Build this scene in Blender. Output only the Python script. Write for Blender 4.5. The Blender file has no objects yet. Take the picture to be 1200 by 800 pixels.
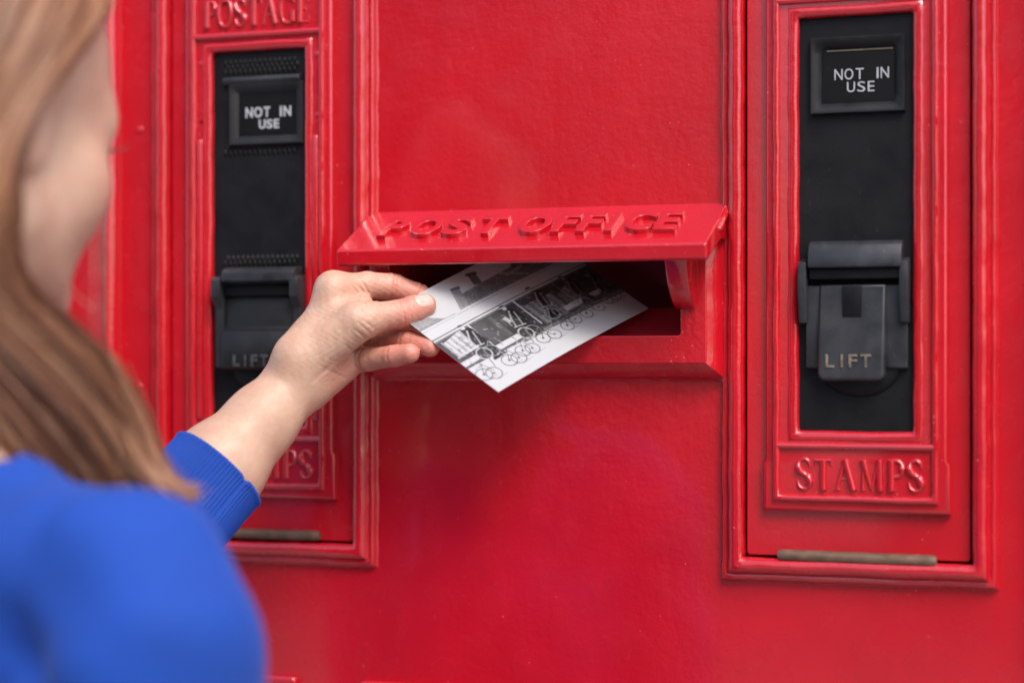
import bpy, bmesh, math, random
import numpy as np
from mathutils import Vector, Matrix
random.seed(4); rng = np.random.default_rng(4)
R = math.radians
sc = bpy.context.scene
col = sc.collection
ZC = 1.40                                     # height of the lens above the pavement

# ---------------------------------------------------------------- camera
YAW = R(19.644)
cam_d = bpy.data.cameras.new('camera'); cam = bpy.data.objects.new('camera', cam_d); col.objects.link(cam)
cam.location = (0.513, -1.515, ZC)
cam.rotation_euler = (R(90), 0, YAW)
cam_d.sensor_width = 36; cam_d.lens = 70
cam_d.shift_y = 26 / 1200
cam_d.clip_start = .05; cam_d.clip_end = 500
cam_d.dof.use_dof = True; cam_d.dof.focus_distance = 1.56; cam_d.dof.aperture_fstop = 1.9
sc.camera = cam

# ---------------------------------------------------------------- sky and sun (bright overcast)
SUN_EL, SUN_AZ = R(50), R(138)               # azimuth clockwise from +Y
w = bpy.data.worlds.new('World'); sc.world = w; w.use_nodes = True
nt = w.node_tree; nt.nodes.clear()
wo = nt.nodes.new('ShaderNodeOutputWorld'); bg = nt.nodes.new('ShaderNodeBackground'); sky = nt.nodes.new('ShaderNodeTexSky')
sky.sky_type = 'NISHITA'; sky.sun_disc = False; sky.sun_elevation = SUN_EL; sky.sun_rotation = SUN_AZ
sky.air_density = 1.0; sky.dust_density = 3.0; sky.ozone_density = 1.0
bg.inputs[1].default_value = .15
nt.links.new(sky.outputs[0], bg.inputs[0]); nt.links.new(bg.outputs[0], wo.inputs[0])
sd = bpy.data.lights.new('sun', 'SUN'); sd.energy = 1.2; sd.angle = R(24); sd.color = (1, .975, .945)
so = bpy.data.objects.new('sun', sd); col.objects.link(so)
to_sun = Vector((math.sin(SUN_AZ) * math.cos(SUN_EL), math.cos(SUN_AZ) * math.cos(SUN_EL), math.sin(SUN_EL)))
so.rotation_euler = to_sun.to_track_quat('Z', 'Y').to_euler(); so.location = (0, -3, 5)
vs = sc.view_settings
vs.view_transform = 'Standard'; vs.look = 'None'; vs.gamma = 1; vs.use_curve_mapping = False; vs.exposure = 0.86
sc.cycles.use_denoising = True
sc.cycles.use_adaptive_sampling = True; sc.cycles.adaptive_threshold = .01
sc.cycles.max_bounces = 8

# ---------------------------------------------------------------- materials
def new_mat(name):
    m = bpy.data.materials.new(name); m.use_nodes = True
    return m, m.node_tree, m.node_tree.nodes['Principled BSDF']
def nd(t, typ, **kw):
    n = t.nodes.new(typ)
    for k, v in kw.items(): setattr(n, k, v)
    return n
def noise(t, scale, detail=3, rough=.5, coord='Object', stretch=None):
    tc = nd(t, 'ShaderNodeTexCoord'); n = nd(t, 'ShaderNodeTexNoise')
    n.inputs['Scale'].default_value = scale; n.inputs['Detail'].default_value = detail; n.inputs['Roughness'].default_value = rough
    src = tc.outputs[coord]
    if stretch:
        mp = nd(t, 'ShaderNodeMapping'); mp.inputs['Scale'].default_value = stretch
        t.links.new(src, mp.inputs['Vector']); src = mp.outputs['Vector']
    t.links.new(src, n.inputs['Vector'])
    return n
def ramp(t, src, stops):
    r = nd(t, 'ShaderNodeValToRGB'); els = r.color_ramp.elements
    while len(els) < len(stops): els.new(.5)
    for e, (p, c) in zip(els, stops):
        e.position = p; e.color = c if len(c) == 4 else (*c, 1)
    t.links.new(src, r.inputs['Fac']); return r
def g(v): return (v, v, v, 1)
def bump(t, bsdf, layers):
    prev = None
    for src, strength, dist in layers:
        b = nd(t, 'ShaderNodeBump'); b.inputs['Strength'].default_value = strength; b.inputs['Distance'].default_value = dist
        t.links.new(src, b.inputs['Height'])
        if prev: t.links.new(prev, b.inputs['Normal'])
        prev = b.outputs['Normal']
    t.links.new(prev, bsdf.inputs['Normal'])
def mix(t, fac, a, b, blend='MIX'):
    m = nd(t, 'ShaderNodeMix', data_type='RGBA', blend_type=blend)
    for sock, v in ((m.inputs[0], fac), (m.inputs[6], a), (m.inputs[7], b)):
        if hasattr(v, 'is_linked') or hasattr(v, 'node'): t.links.new(v, sock)
        else: sock.default_value = v
    return m.outputs[2]

def paint_red(name, base=(.51, .0055, .0145), rough=.24, peel=1.0, wave=1.0):
    m, t, b = new_mat(name)
    n1 = noise(t, 9, 4); n2 = noise(t, 160, 3, .55); n3 = noise(t, 520, 2, .6); n4 = noise(t, 34, 3, .5)
    nb = noise(t, 90, 2, .5, stretch=(1, 1, .25)); sp = noise(t, 330, 1, .4)
    c0 = tuple(x * .90 for x in base) + (1,); c1 = tuple(min(1, x * 1.08) for x in base) + (1,)
    cr = ramp(t, n1.outputs['Fac'], [(.3, c0), (.7, c1)])
    fleck = ramp(t, sp.outputs['Fac'], [(.765, g(0)), (.80, g(1))])
    c = mix(t, fleck.outputs['Color'], cr.outputs['Color'], (.70, .14, .15, 1))
    ch = noise(t, 140, 5, .7); chip = ramp(t, ch.outputs['Fac'], [(.715, g(0)), (.73, g(1))])
    c = mix(t, chip.outputs['Color'], c, (.055, .012, .012, 1))
    t.links.new(c, b.inputs['Base Color'])
    rr = ramp(t, n4.outputs['Fac'], [(.3, g(rough - .06)), (.7, g(rough + .08))])
    t.links.new(rr.outputs['Color'], b.inputs['Roughness'])
    b.inputs['IOR'].default_value = 1.5
    b.inputs['Coat Weight'].default_value = 1.0; b.inputs['Coat Roughness'].default_value = .06
    bump(t, b, [(n4.outputs['Fac'], .16 * wave, .004), (nb.outputs['Fac'], .16 * peel, .0015), (n2.outputs['Fac'], .30 * peel, .0012), (n3.outputs['Fac'], .16 * peel, .0005)])
    return m
RED = paint_red('red_gloss_paint')
RED_CAST = paint_red('red_paint_on_casting', rough=.22, peel=1.25)
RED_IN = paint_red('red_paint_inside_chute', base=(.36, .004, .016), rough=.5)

def dark_metal(name, v=.022, rough=.5, var=.5, tint=(1, 1.0, 1.06), spec=.35):
    m, t, b = new_mat(name); b.inputs['Specular IOR Level'].default_value = spec
    n = noise(t, 45, 5, .65); n2 = noise(t, 600, 2, .5); n3 = noise(t, 14, 4, .6)
    lo = tuple(v * (1 - var * .5) * k for k in tint) + (1,); hi = tuple(v * (1 + var) * k for k in tint) + (1,)
    c = ramp(t, n.outputs['Fac'], [(.35, lo), (.72, hi)])
    dust = ramp(t, n3.outputs['Fac'], [(.48, g(0)), (.75, g(.6))])
    cc = mix(t, dust.outputs['Color'], c.outputs['Color'], (v * 1.8, v * 1.78, v * 1.8, 1))
    sc_ = noise(t, 420, 2, .5, stretch=(1, 1, .3)); scr = ramp(t, sc_.outputs['Fac'], [(.735, g(0)), (.76, g(.7))])
    cc = mix(t, scr.outputs['Color'], cc, (v * 4 + .02, v * 3.6 + .018, v * 3.4 + .016, 1))
    t.links.new(cc, b.inputs['Base Color'])
    rr = ramp(t, n.outputs['Fac'], [(.3, g(rough - .08)), (.7, g(rough + .12))]); t.links.new(rr.outputs['Color'], b.inputs['Roughness'])
    bump(t, b, [(n2.outputs['Fac'], .2, .0004), (n.outputs['Fac'], .15, .0008)])
    return m
BLACK = dark_metal('black_enamelled_plate', .0045, .55, .5, (.95, 1, 1.2), spec=.25)
FLAP = dark_metal('worn_black_flap_metal', .025, .38, .6, (.95, 1.0, 1.16), spec=.4)
CARD_BLACK = dark_metal('black_window_card', .003, .6, .3, spec=.2)
HOLE_SHADE = dark_metal('painted_hole_shade', .008, .9)
def plain(name, c, rough=.6, metal=0.0, nscale=200, nbump=.1, var=.15):
    m, t, b = new_mat(name)
    n = noise(t, nscale, 3)
    lo = tuple(x * (1 - var) for x in c) + (1,); hi = tuple(min(1, x * (1 + var)) for x in c) + (1,)
    r = ramp(t, n.outputs['Fac'], [(.3, lo), (.7, hi)]); t.links.new(r.outputs['Color'], b.inputs['Base Color'])
    b.inputs['Roughness'].default_value = rough; b.inputs['Metallic'].default_value = metal
    bump(t, b, [(n.outputs['Fac'], nbump, .0005)])
    return m
PRINT = plain('grey_white_print', (.42, .43, .45), .7)
WORN = plain('worn_brass_lettering', (.21, .165, .125), .5, .3, 300, .2, .35)
DULL = plain('dull_grey_lettering', (.06, .06, .065), .45, .2, 300, .2, .3)
BRASS = plain('tarnished_brown_pin', (.13, .070, .042), .55, 0, 90, .3, .35)
SLIT = plain('brown_slit', (.14, .10, .07), .6)

# ---------------------------------------------------------------- helpers
def link(name, me, mat=None, parent=None, loc=None):
    o = bpy.data.objects.new(name, me); col.objects.link(o)
    if mat and me is not None and not me.materials: me.materials.append(mat)
    if parent: o.parent = parent
    if loc: o.location = Vector(loc) - (parent.location if parent else Vector())
    return o
def tag(o, label, cat=None, group=None, kind=None):
    o['label'] = label
    if cat: o['category'] = cat
    if group: o['group'] = group
    if kind: o['kind'] = kind
def soft(me, ang=40):
    me.shade_smooth(); me.set_sharp_from_angle(angle=R(ang)); return me
def weighted(o):
    m = o.modifiers.new('normals', 'WEIGHTED_NORMAL'); m.keep_sharp = True; return o
def rrect(x0, x1, z0, z1, r=0, n=5):
    if r <= 0: return [(x0, z0), (x1, z0), (x1, z1), (x0, z1)]
    out = []
    for cx, cz, a0 in ((x1 - r, z0 + r, -90), (x1 - r, z1 - r, 0), (x0 + r, z1 - r, 90), (x0 + r, z0 + r, 180)):
        for k in range(n + 1):
            a = R(a0 + 90 * k / n); out.append((cx + r * math.cos(a), cz + r * math.sin(a)))
    return out
def plate_mesh(loops, front, thick, bev=.001, res=2):
    """flat casting: outer loop (and holes) in x,z; front face at y = -front"""
    cu = bpy.data.curves.new('tmp', 'CURVE'); cu.dimensions = '2D'; cu.fill_mode = 'BOTH'
    for i, lp in enumerate(loops):
        area = sum(lp[k][0] * lp[(k + 1) % len(lp)][1] - lp[(k + 1) % len(lp)][0] * lp[k][1] for k in range(len(lp)))
        if (area > 0) != (i > 0): lp = lp[::-1]
        s = cu.splines.new('POLY'); s.points.add(len(lp) - 1); s.use_cyclic_u = True
        for p, (x, z) in zip(s.points, lp): p.co = (x, z, 0, 1)
    cu.extrude = thick / 2 - bev; cu.bevel_depth = bev; cu.bevel_resolution = res; cu.offset = -bev
    return curve_to_mesh(cu, front - thick / 2)
def curve_to_mesh(cu, yc):
    o = bpy.data.objects.new('tmp', cu); col.objects.link(o)
    me = bpy.data.meshes.new_from_object(o.evaluated_get(bpy.context.evaluated_depsgraph_get()))
    bpy.data.objects.remove(o); bpy.data.curves.remove(cu)
    n = len(me.vertices); a = np.empty(n * 3, 'f'); me.vertices.foreach_get('co', a); a = a.reshape(-1, 3)
    b = np.stack([a[:, 0], -a[:, 2] - yc, a[:, 1]], 1)
    me.vertices.foreach_set('co', b.ravel().astype('f')); me.materials.clear(); me.update()
    bm = bmesh.new(); bm.from_mesh(me); bmesh.ops.remove_doubles(bm, verts=bm.verts, dist=1e-6); bmesh.ops.recalc_face_normals(bm, faces=bm.faces); bm.to_mesh(me); bm.free()
    return soft(me)
def plate(name, loops, front, thick, mat, parent, bev=.001, loc=(0, 0, ZC)):
    return weighted(link(name, plate_mesh(loops, front, thick, bev), mat, parent, loc))
def mesh_from(verts, faces, smooth=40):
    me = bpy.data.meshes.new('m'); me.from_pydata([tuple(v) for v in verts], [], faces); me.update()
    bm = bmesh.new(); bm.from_mesh(me); bmesh.ops.recalc_face_normals(bm, faces=bm.faces); bm.to_mesh(me); bm.free()
    if smooth: soft(me, smooth)
    return me
def wob(p, s=60.0, seed=0.0):
    x, y, z = p
    return (math.sin(x * s * 1.3 + z * s + seed) + math.sin(z * s * 2.3 - x * s * .7 + 1.7 * seed) + .7 * math.sin((x + z) * s * 4.1 + y * s * 3 + seed * 2.1)) / 2.7
def sweep_rect(x0, x1, z0, z1, prof, step=.006, jit=.0004, seed=0):
    """moulding run round a rectangle. prof: (outward offset, protrusion) from inside to outside"""
    V, F = [], []; m = len(prof)
    cs = [(x0, z0), (x1, z0), (x1, z1), (x0, z1)]; dg = [(-1, -1), (1, -1), (1, 1), (-1, 1)]; nrm = [(0, -1), (1, 0), (0, 1), (-1, 0)]
    ring = []
    for k in range(4):
        a, b = cs[k], cs[(k + 1) % 4]; n = max(2, int(math.dist(a, b) / step)); da, db = dg[k], dg[(k + 1) % 4]
        for i in range(n):
            f = i / n
            for (o, p) in prof:
                ax, az = a[0] + da[0] * o, a[1] + da[1] * o; bx, bz = b[0] + db[0] * o, b[1] + db[1] * o
                x, z = ax + (bx - ax) * f, az + (bz - az) * f
                j = wob((x, o * 40, z), 70, seed) * jit
                V.append((x + nrm[k][0] * j, -(p + (j * .8 if 0 < f else 0)), z + nrm[k][1] * j))
            ring.append(1)
    N = len(ring)
    for i in range(N):
        for q in range(m - 1):
            a = i * m + q; b = ((i + 1) % N) * m + q
            F.append((a, b, b + 1, a + 1))
    return mesh_from(V, F, 50)
def moulding(name, x0, x1, z0, z1, prof, mat, parent, **k):
    return link(name, sweep_rect(x0, x1, z0, z1, prof, **k), mat, parent, (0, 0, ZC))
def extrude_x(prof, x0, x1, bev=.0015, seg=3):
    """closed (y,z) outline extruded along x"""
    bm = bmesh.new()
    a = [bm.verts.new((x0, y, z)) for y, z in prof]; b = [bm.verts.new((x1, y, z)) for y, z in prof]
    n = len(prof); bm.faces.new(a); bm.faces.new(b[::-1])
    for i in range(n): bm.faces.new((a[i], b[i], b[(i + 1) % n], a[(i + 1) % n]))
    bmesh.ops.recalc_face_normals(bm, faces=bm.faces)
    if bev:
        es = [e for e in bm.edges if e.calc_face_angle(0) > R(25)]
        bmesh.ops.bevel(bm, geom=es, offset=bev, segments=seg, affect='EDGES', profile=.5, clamp_overlap=True)
    me = bpy.data.meshes.new('m'); bm.to_mesh(me); bm.free(); return soft(me)
def box_mesh(x0, x1, y0, y1, z0, z1, bev=.001):
    return extrude_x([(y0, z0), (y1, z0), (y1, z1), (y0, z1)], x0, x1, bev)
def text_mesh(ch, height, width=None, bold=0.0, depth=.001, bev=.0003):
    """one character of the built-in face, centred on x, standing on z=0, lying in x,z"""
    cu = bpy.data.curves.new('t', 'FONT'); cu.body = ch; cu.size = 1; cu.offset = bold; cu.resolution_u = 6
    s0 = height / .73
    cu.extrude = depth / s0; cu.bevel_depth = bev / s0; cu.bevel_resolution = 2
    me = curve_to_mesh(cu, 0)
    n = len(me.vertices); a = np.empty(n * 3, 'f'); me.vertices.foreach_get('co', a); a = a.reshape(-1, 3)
    lo, hi = a.min(0), a.max(0)
    a[:, 0] -= (lo[0] + hi[0]) / 2; a[:, 2] -= lo[2]
    sx = (width / (hi[0] - lo[0])) if width else s0
    a[:, 0] *= sx; a[:, 1] *= s0; a[:, 2] *= height / (hi[2] - lo[2])
    me.vertices.foreach_set('co', a.ravel()); me.update(); return me
def catmull(pts, n=6):
    P = [pts[0]] + list(pts) + [pts[-1]]; out = []
    for i in range(1, len(P) - 2):
        p0, p1, p2, p3 = (np.array(q, float) for q in P[i - 1:i + 3])
        for k in range(n):
            t = k / n
            out.append(.5 * (2 * p1 + (p2 - p0) * t + (2 * p0 - 5 * p1 + 4 * p2 - p3) * t * t + (3 * p1 - p0 - 3 * p2 + p3) * t ** 3))
    out.append(np.array(P[-2], float)); return out
def stroke_mesh(strokes, w, h, raised=.0035):
    """cast letter from round-topped strokes: (curved?, [(x, z, half-width)]) in a unit box"""
    cu = bpy.data.curves.new('t', 'CURVE'); cu.dimensions = '3D'; cu.bevel_depth = 1; cu.bevel_resolution = 3; cu.use_fill_caps = True
    for curved, pts in strokes:
        q = catmull(pts) if curved else [np.array(p, float) for p in pts]
        s = cu.splines.new('POLY'); s.points.add(len(q) - 1)
        for p, (x, z, r) in zip(s.points, q): p.co = (x * w, z * h, 0, 1); p.radius = r * h
    me = curve_to_mesh(cu, 0)
    n = len(me.vertices); a = np.empty(n * 3, 'f'); me.vertices.foreach_get('co', a); a = a.reshape(-1, 3)
    a[:, 1] *= raised * 1.15 / max(1e-6, np.abs(a[:, 1]).max())
    me.vertices.foreach_set('co', a.ravel()); me.shade_smooth(); me.update(); return me
K, T_ = .122, .076
SER = {
 'S': [(1, [(.92, .74, .05), (.8, .9, T_), (.5, .98, T_), (.2, .9, .075), (.1, .74, K), (.25, .59, K), (.55, .49, .095), (.82, .38, K), (.93, .22, K), (.78, .07, .07), (.48, .02, T_), (.18, .1, T_), (.06, .28, .05)]), (0, [(.93, .98, .035), (.91, .72, .05)]), (0, [(.06, .02, .035), (.07, .28, .05)])],
 'T': [(0, [(.5, .02, K), (.5, .96, K)]), (0, [(.02, .95, T_), (.98, .95, T_)]), (0, [(.04, .97, .04), (.03, .78, .045)]), (0, [(.96, .97, .04), (.97, .78, .045)]), (0, [(.28, .02, .045), (.72, .02, .045)])],
 'A': [(0, [(.10, .02, T_), (.48, .98, T_)]), (0, [(.48, .98, K), (.86, .02, K)]), (0, [(.27, .36, .045), (.72, .36, .045)]), (0, [(-.04, .02, .042), (.26, .02, .042)]), (0, [(.66, .02, .042), (1.04, .02, .042)])],
 'M': [(0, [(.10, .02, T_), (.12, .97, .06)]), (0, [(.12, .97, K), (.5, .06, .06)]), (0, [(.5, .06, T_), (.88, .97, T_)]), (0, [(.88, .97, K), (.90, .02, K)]), (0, [(-.04, .02, .04), (.24, .02, .04)]), (0, [(.74, .02, .04), (1.05, .02, .04)]), (0, [(-.02, .97, .04), (.14, .97, .04)]), (0, [(.86, .97, .04), (1.02, .97, .04)])],
 'P': [(0, [(.22, .02, K), (.22, .97, K)]), (1, [(.22, .96, T_), (.6, .96, T_), (.86, .86, .08), (.92, .72, K), (.84, .56, .08), (.6, .47, T_), (.22, .47, T_)]), (0, [(.02, .02, .042), (.46, .02, .042)]), (0, [(.02, .97, .042), (.24, .97, .042)])],
 'O': [(1, [(.5, .98, T_), (.2, .87, .075), (.06, .5, .095), (.2, .13, .075), (.5, .02, T_), (.8, .13, .075), (.94, .5, .095), (.8, .87, .075), (.5, .98, T_)])],
 'G': [(1, [(.90, .78, .05), (.76, .92, T_), (.5, .98, T_), (.2, .87, .075), (.06, .5, .095), (.2, .13, .075), (.5, .02, T_), (.76, .06, .06), (.88, .16, .07)]), (0, [(.88, .06, K), (.88, .44, K)]), (0, [(.64, .44, .042), (1.02, .44, .042)]), (0, [(.91, .98, .035), (.90, .74, .045)])],
 'E': [(0, [(.2, .02, K), (.2, .97, K)]), (0, [(.02, .96, .045), (.86, .96, .045)]), (0, [(.02, .03, .045), (.9, .03, .045)]), (0, [(.2, .5, .045), (.66, .5, .045)]), (0, [(.86, .97, .04), (.88, .76, .045)]), (0, [(.9, .02, .04), (.94, .26, .045)]), (0, [(.66, .62, .035), (.66, .38, .035)])],
}
def letters(word, xs, ws, z, h, front, mat, parent, kind, depth=.0008, bold=0.02, bev=.0002):
    for ch, x, wd in zip(word, xs, ws):
        me = stroke_mesh(SER[ch], wd, h) if kind == 'cast' else text_mesh(ch, h, wd, bold, depth, bev)
        o = link('letter', me, mat, parent)
        o.location = (x - (wd / 2 if kind == 'cast' else 0), -front, z)

# ---------------------------------------------------------------- signed distance bodies
def smin(a, b, k):
    if k <= 0: return np.minimum(a, b)
    h = np.maximum(k - np.abs(a - b), 0) / k
    return np.minimum(a, b) - h * h * k * .25
def smax(a, b, k): return -smin(-a, -b, k)
def cone(p, a, b, ra, rb):
    a = np.asarray(a, 'f'); b = np.asarray(b, 'f'); ab = b - a; q = p - a
    t = np.clip(q @ ab / max(1e-12, ab @ ab), 0, 1)
    return np.linalg.norm(q - t[:, None] * ab, axis=1) - (ra + t * (rb - ra))
def ell(p, c, r, ax=None):
    q = p - np.asarray(c, 'f')
    if ax is not None: q = q @ np.asarray(ax, 'f').T
    r = np.asarray(r, 'f'); k0 = np.linalg.norm(q / r, axis=1); k1 = np.linalg.norm(q / (r * r), axis=1)
    return k0 * (k0 - 1) / np.maximum(k1, 1e-9)
def nets(fn, lo, hi, h):
    """naive surface nets of fn over a box; returns vertices and quads"""
    lo = np.asarray(lo, 'f'); n = np.ceil((np.asarray(hi) - lo) / h).astype(int) + 1
    ax = [lo[i] + h * np.arange(n[i], dtype='f') for i in range(3)]
    B = 6; nb = -(-n // B); pad = nb * B                       # only blocks near the surface are evaluated finely
    bc = np.stack(np.meshgrid(*[lo[i] + h * (np.arange(nb[i]) * B + (B - 1) / 2) for i in range(3)], indexing='ij'), -1).reshape(-1, 3)
    dc = fn(bc); near = np.abs(dc) < h * B * 1.15 + .002
    vb = np.repeat(np.asarray(dc, 'f')[:, None], B ** 3, 1)
    of = np.stack(np.meshgrid(*[np.arange(B) - (B - 1) / 2] * 3, indexing='ij'), -1).reshape(-1, 3) * h
    ni = np.flatnonzero(near)
    for k in range(0, len(ni), 900):
        w_ = ni[k:k + 900]; vb[w_] = fn((bc[w_][:, None] + of[None]).reshape(-1, 3)).reshape(len(w_), -1)
    vol = vb.reshape(*nb, B, B, B).transpose(0, 3, 1, 4, 2, 5).reshape(pad)[:n[0], :n[1], :n[2]]
    s = vol < 0; m = n - 1
    cnt = np.zeros(m, 'i1')
    C = [(i, j, k) for i in (0, 1) for j in (0, 1) for k in (0, 1)]
    def sub(a, o): return a[o[0]:o[0] + m[0], o[1]:o[1] + m[1], o[2]:o[2] + m[2]]
    for o in C: cnt += sub(s, o)
    act = (cnt > 0) & (cnt < 8); ids = np.full(m, -1, 'i4'); idx = np.argwhere(act); ids[act] = np.arange(len(idx))
    acc = np.zeros((len(idx), 3)); num = np.zeros(len(idx))
    for o in C:
        for a in range(3):
            if o[a]: continue
            o2 = list(o); o2[a] = 1
            v0 = vol[tuple((idx + o).T)]; v1 = vol[tuple((idx + o2).T)]
            x = (v0 < 0) != (v1 < 0); t = np.where(x, v0 / np.where(x, v0 - v1, 1), 0)
            p = np.tile(np.array(o, float), (len(idx), 1)); p[:, a] += t
            acc[x] += p[x]; num[x] += 1
    V = lo + (idx + acc / num[:, None]) * h
    Q = []
    for a in range(3):
        b, c = (a + 1) % 3, (a + 2) % 3
        d = [slice(None)] * 3; e = [slice(None)] * 3; d[a] = slice(0, -1); e[a] = slice(1, None)
        s0, s1 = s[tuple(d)], s[tuple(e)]
        for flip in (0, 1):
            cr = (s0 & ~s1) if flip == 0 else (~s0 & s1)
            ii = np.argwhere(cr); ii = ii[(ii[:, b] > 0) & (ii[:, c] > 0) & (ii[:, b] < m[b]) & (ii[:, c] < m[c]) & (ii[:, a] < m[a])]
            if not len(ii): continue
            q = []
            for db, dc in ((1, 1), (0, 1), (0, 0), (1, 0)):
                jj = ii.copy(); jj[:, b] -= db; jj[:, c] -= dc; q.append(ids[tuple(jj.T)])
            q = np.stack(q, 1)
            Q.append(q if flip == 0 else q[:, ::-1])
    Q = np.concatenate(Q); Q = Q[(Q >= 0).all(1)]
    return V, Q
def np_mesh(V, Q, name='m'):
    me = bpy.data.meshes.new(name); nv, nq = len(V), len(Q); k = Q.shape[1]
    me.vertices.add(nv); me.vertices.foreach_set('co', np.asarray(V, 'f').ravel())
    me.loops.add(nq * k); me.loops.foreach_set('vertex_index', np.asarray(Q, 'i4').ravel())
    me.polygons.add(nq); me.polygons.foreach_set('loop_start', np.arange(0, nq * k, k, dtype='i4'))
    me.update(calc_edges=True); me.validate(); me.shade_smooth(); return me
def relax(V, Q, it=2, f=.5):
    V = np.array(V, float)
    E = np.concatenate([Q[:, [i, (i + 1) % 4]] for i in range(4)])
    for _ in range(it):
        S = np.zeros_like(V); n = np.zeros(len(V))
        np.add.at(S, E[:, 0], V[E[:, 1]]); np.add.at(S, E[:, 1], V[E[:, 0]]); np.add.at(n, E[:, 0], 1); np.add.at(n, E[:, 1], 1)
        V = V + f * (S / np.maximum(n, 1)[:, None] - V)
    return V

# ================================================================ SETTING
def pavement():
    m, t, b = new_mat('worn_grey_paving')
    n = noise(t, 3, 6, .6); n2 = noise(t, 90, 3)
    c = ramp(t, n.outputs['Fac'], [(.3, (.20, .19, .18)), (.7, (.30, .29, .27))]); t.links.new(c.outputs['Color'], b.inputs['Base Color'])
    b.inputs['Roughness'].default_value = .85
    bump(t, b, [(n2.outputs['Fac'], .3, .002)])
    s = 400
    o = link('pavement', mesh_from([(-s, -s, 0), (s, -s, 0), (s, s, 0), (-s, s, 0)], [(0, 1, 2, 3)], 0), m)
    o['kind'] = 'structure'; o['label'] = 'grey pavement in front of the red post box'
pavement()

def brick_mat():
    m, t, b = new_mat('dark_red_brick')
    tc = nd(t, 'ShaderNodeTexCoord'); mp = nd(t, 'ShaderNodeMapping'); mp.inputs['Rotation'].default_value = (R(90), 0, 0); br = nd(t, 'ShaderNodeTexBrick')
    t.links.new(tc.outputs['Object'], mp.inputs['Vector']); t.links.new(mp.outputs['Vector'], br.inputs['Vector'])
    br.inputs['Scale'].default_value = 4.4; br.inputs['Color1'].default_value = (.17, .075, .05, 1); br.inputs['Color2'].default_value = (.11, .05, .038, 1); br.inputs['Mortar'].default_value = (.22, .20, .17, 1)
    t.links.new(br.outputs['Color'], b.inputs['Base Color']); b.inputs['Roughness'].default_value = .9; return m
def house(name, label, x0, x1, y, h):  # unseen houses, added so the gloss paint reflects something darker than open sky
    r = bpy.data.objects.new(name, None); col.objects.link(r); r.location = ((x0 + x1) / 2, y, 0); tag(r, label, 'house', 'unseen houses added for reflections')
    o = link('wall', box_mesh(x0, x1, y - 6, y, 0, h, 0), HB, r, (0, 0, 0))
    link('roof', extrude_x([(y + .3, h - .05), (y - 3, h + 1.7), (y - 6.3, h - .05), (y - 6.3, h + .02), (y - 3, h + 1.8), (y + .3, h + .02)], x0 - .02, x1 + .02, 0), HR, r, (0, 0, 0))
    n = int((x1 - x0) / 2.4)
    for k in range(n):
        cx = x0 + (k + .5) * (x1 - x0) / n
        for zz in (.95, 2.75):
            wv = link('window', box_mesh(cx - .55, cx + .55, y - .02, y + .04, zz, zz + 1.4, .01), HW_, r, (0, 0, 0))
            for dx in (-.25, .25):
                link('pane', box_mesh(cx + dx - .22, cx + dx + .22, y + .03, y + .05, zz + .07, zz + 1.33, 0), HG, wv)
HB = brick_mat(); HR = plain('slate_roof', (.05, .055, .065), .7, 0, 8, .2, .3); HW_ = plain('white_window_frame', (.7, .69, .66), .5); HG = plain('window_glass', (.02, .025, .03), .08, 0, 3, 0, .2)
house('unseen_brick_house', 'unseen dark brick house added for reflections in the red paint, left of the gap', -10.2, -3.5, -10, 4.4)
house('unseen_brick_house', 'unseen dark brick house added for reflections in the red paint, right of the gap', -1.3, 8.1, -10, 4.4)

# ================================================================ POST BOX
box = bpy.data.objects.new('post_box', None); col.objects.link(box)
tag(box, 'large red cast iron post box with a posting slot between two stamp machines', 'post box')
HW = .47; SLOT = (-.118, .1175, .022, .100); DOORZ = (-.1475, .372)
DC = .2512; DH = .0850
def front_panel():
    xs = [-HW, -DC - DH - .003, -DC + DH + .003, SLOT[0], SLOT[1], DC - DH - .003, DC + DH + .003, HW]
    zs = [-1.12, DOORZ[0] - .003, SLOT[2], SLOT[3], DOORZ[1] + .003, .62]
    V, F, idx = [], [], {}
    for j, z in enumerate(zs):
        for i, x in enumerate(xs): idx[i, j] = len(V); V.append((x, 0, z))
    for j in range(len(zs) - 1):
        for i in range(len(xs) - 1):
            mx, mz = (xs[i] + xs[i + 1]) / 2, (zs[j] + zs[j + 1]) / 2
            if abs(abs(mx) - DC) < DH and DOORZ[0] < mz < DOORZ[1]: continue
            if SLOT[0] < mx < SLOT[1] and SLOT[2] < mz < SLOT[3]: continue
            F.append((idx[i, j], idx[i + 1, j], idx[i + 1, j + 1], idx[i, j + 1]))
    o = link('front_panel', mesh_from(V, F, 0), RED, box, (0, 0, ZC))
    md = o.modifiers.new('thick', 'SOLIDIFY'); md.thickness = .012; md.offset = -1
    if o.data.polygons[0].normal.y > 0: o.data.flip_normals()
front_panel()
# casing behind the panel: sides, back, floor; roof with a cornice; plinth
for nme, a in (('side_panel', (-HW, -HW + .012, .0125, .75, -1.12, .62)), ('side_panel', (HW - .012, HW, .0125, .75, -1.12, .62)), ('back_panel', (-HW + .013, HW - .013, .737, .75, -1.12, .62))):
    link(nme, box_mesh(*a, .002), RED, box, (0, 0, ZC))
link('roof', extrude_x([(-.03, .62), (.78, .62), (.78, .66), (.74, .70), (.40, .76), (.02, .70), (-.03, .66)], -HW - .03, HW + .03, .008), RED, box, (0, 0, ZC))
link('plinth', extrude_x([(-.03, -1.40), (.78, -1.40), (.78, -1.16), (.76, -1.12), (-.006, -1.12), (-.03, -1.16)], -HW - .03, HW + .03, .004), RED, box, (0, 0, ZC))
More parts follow.
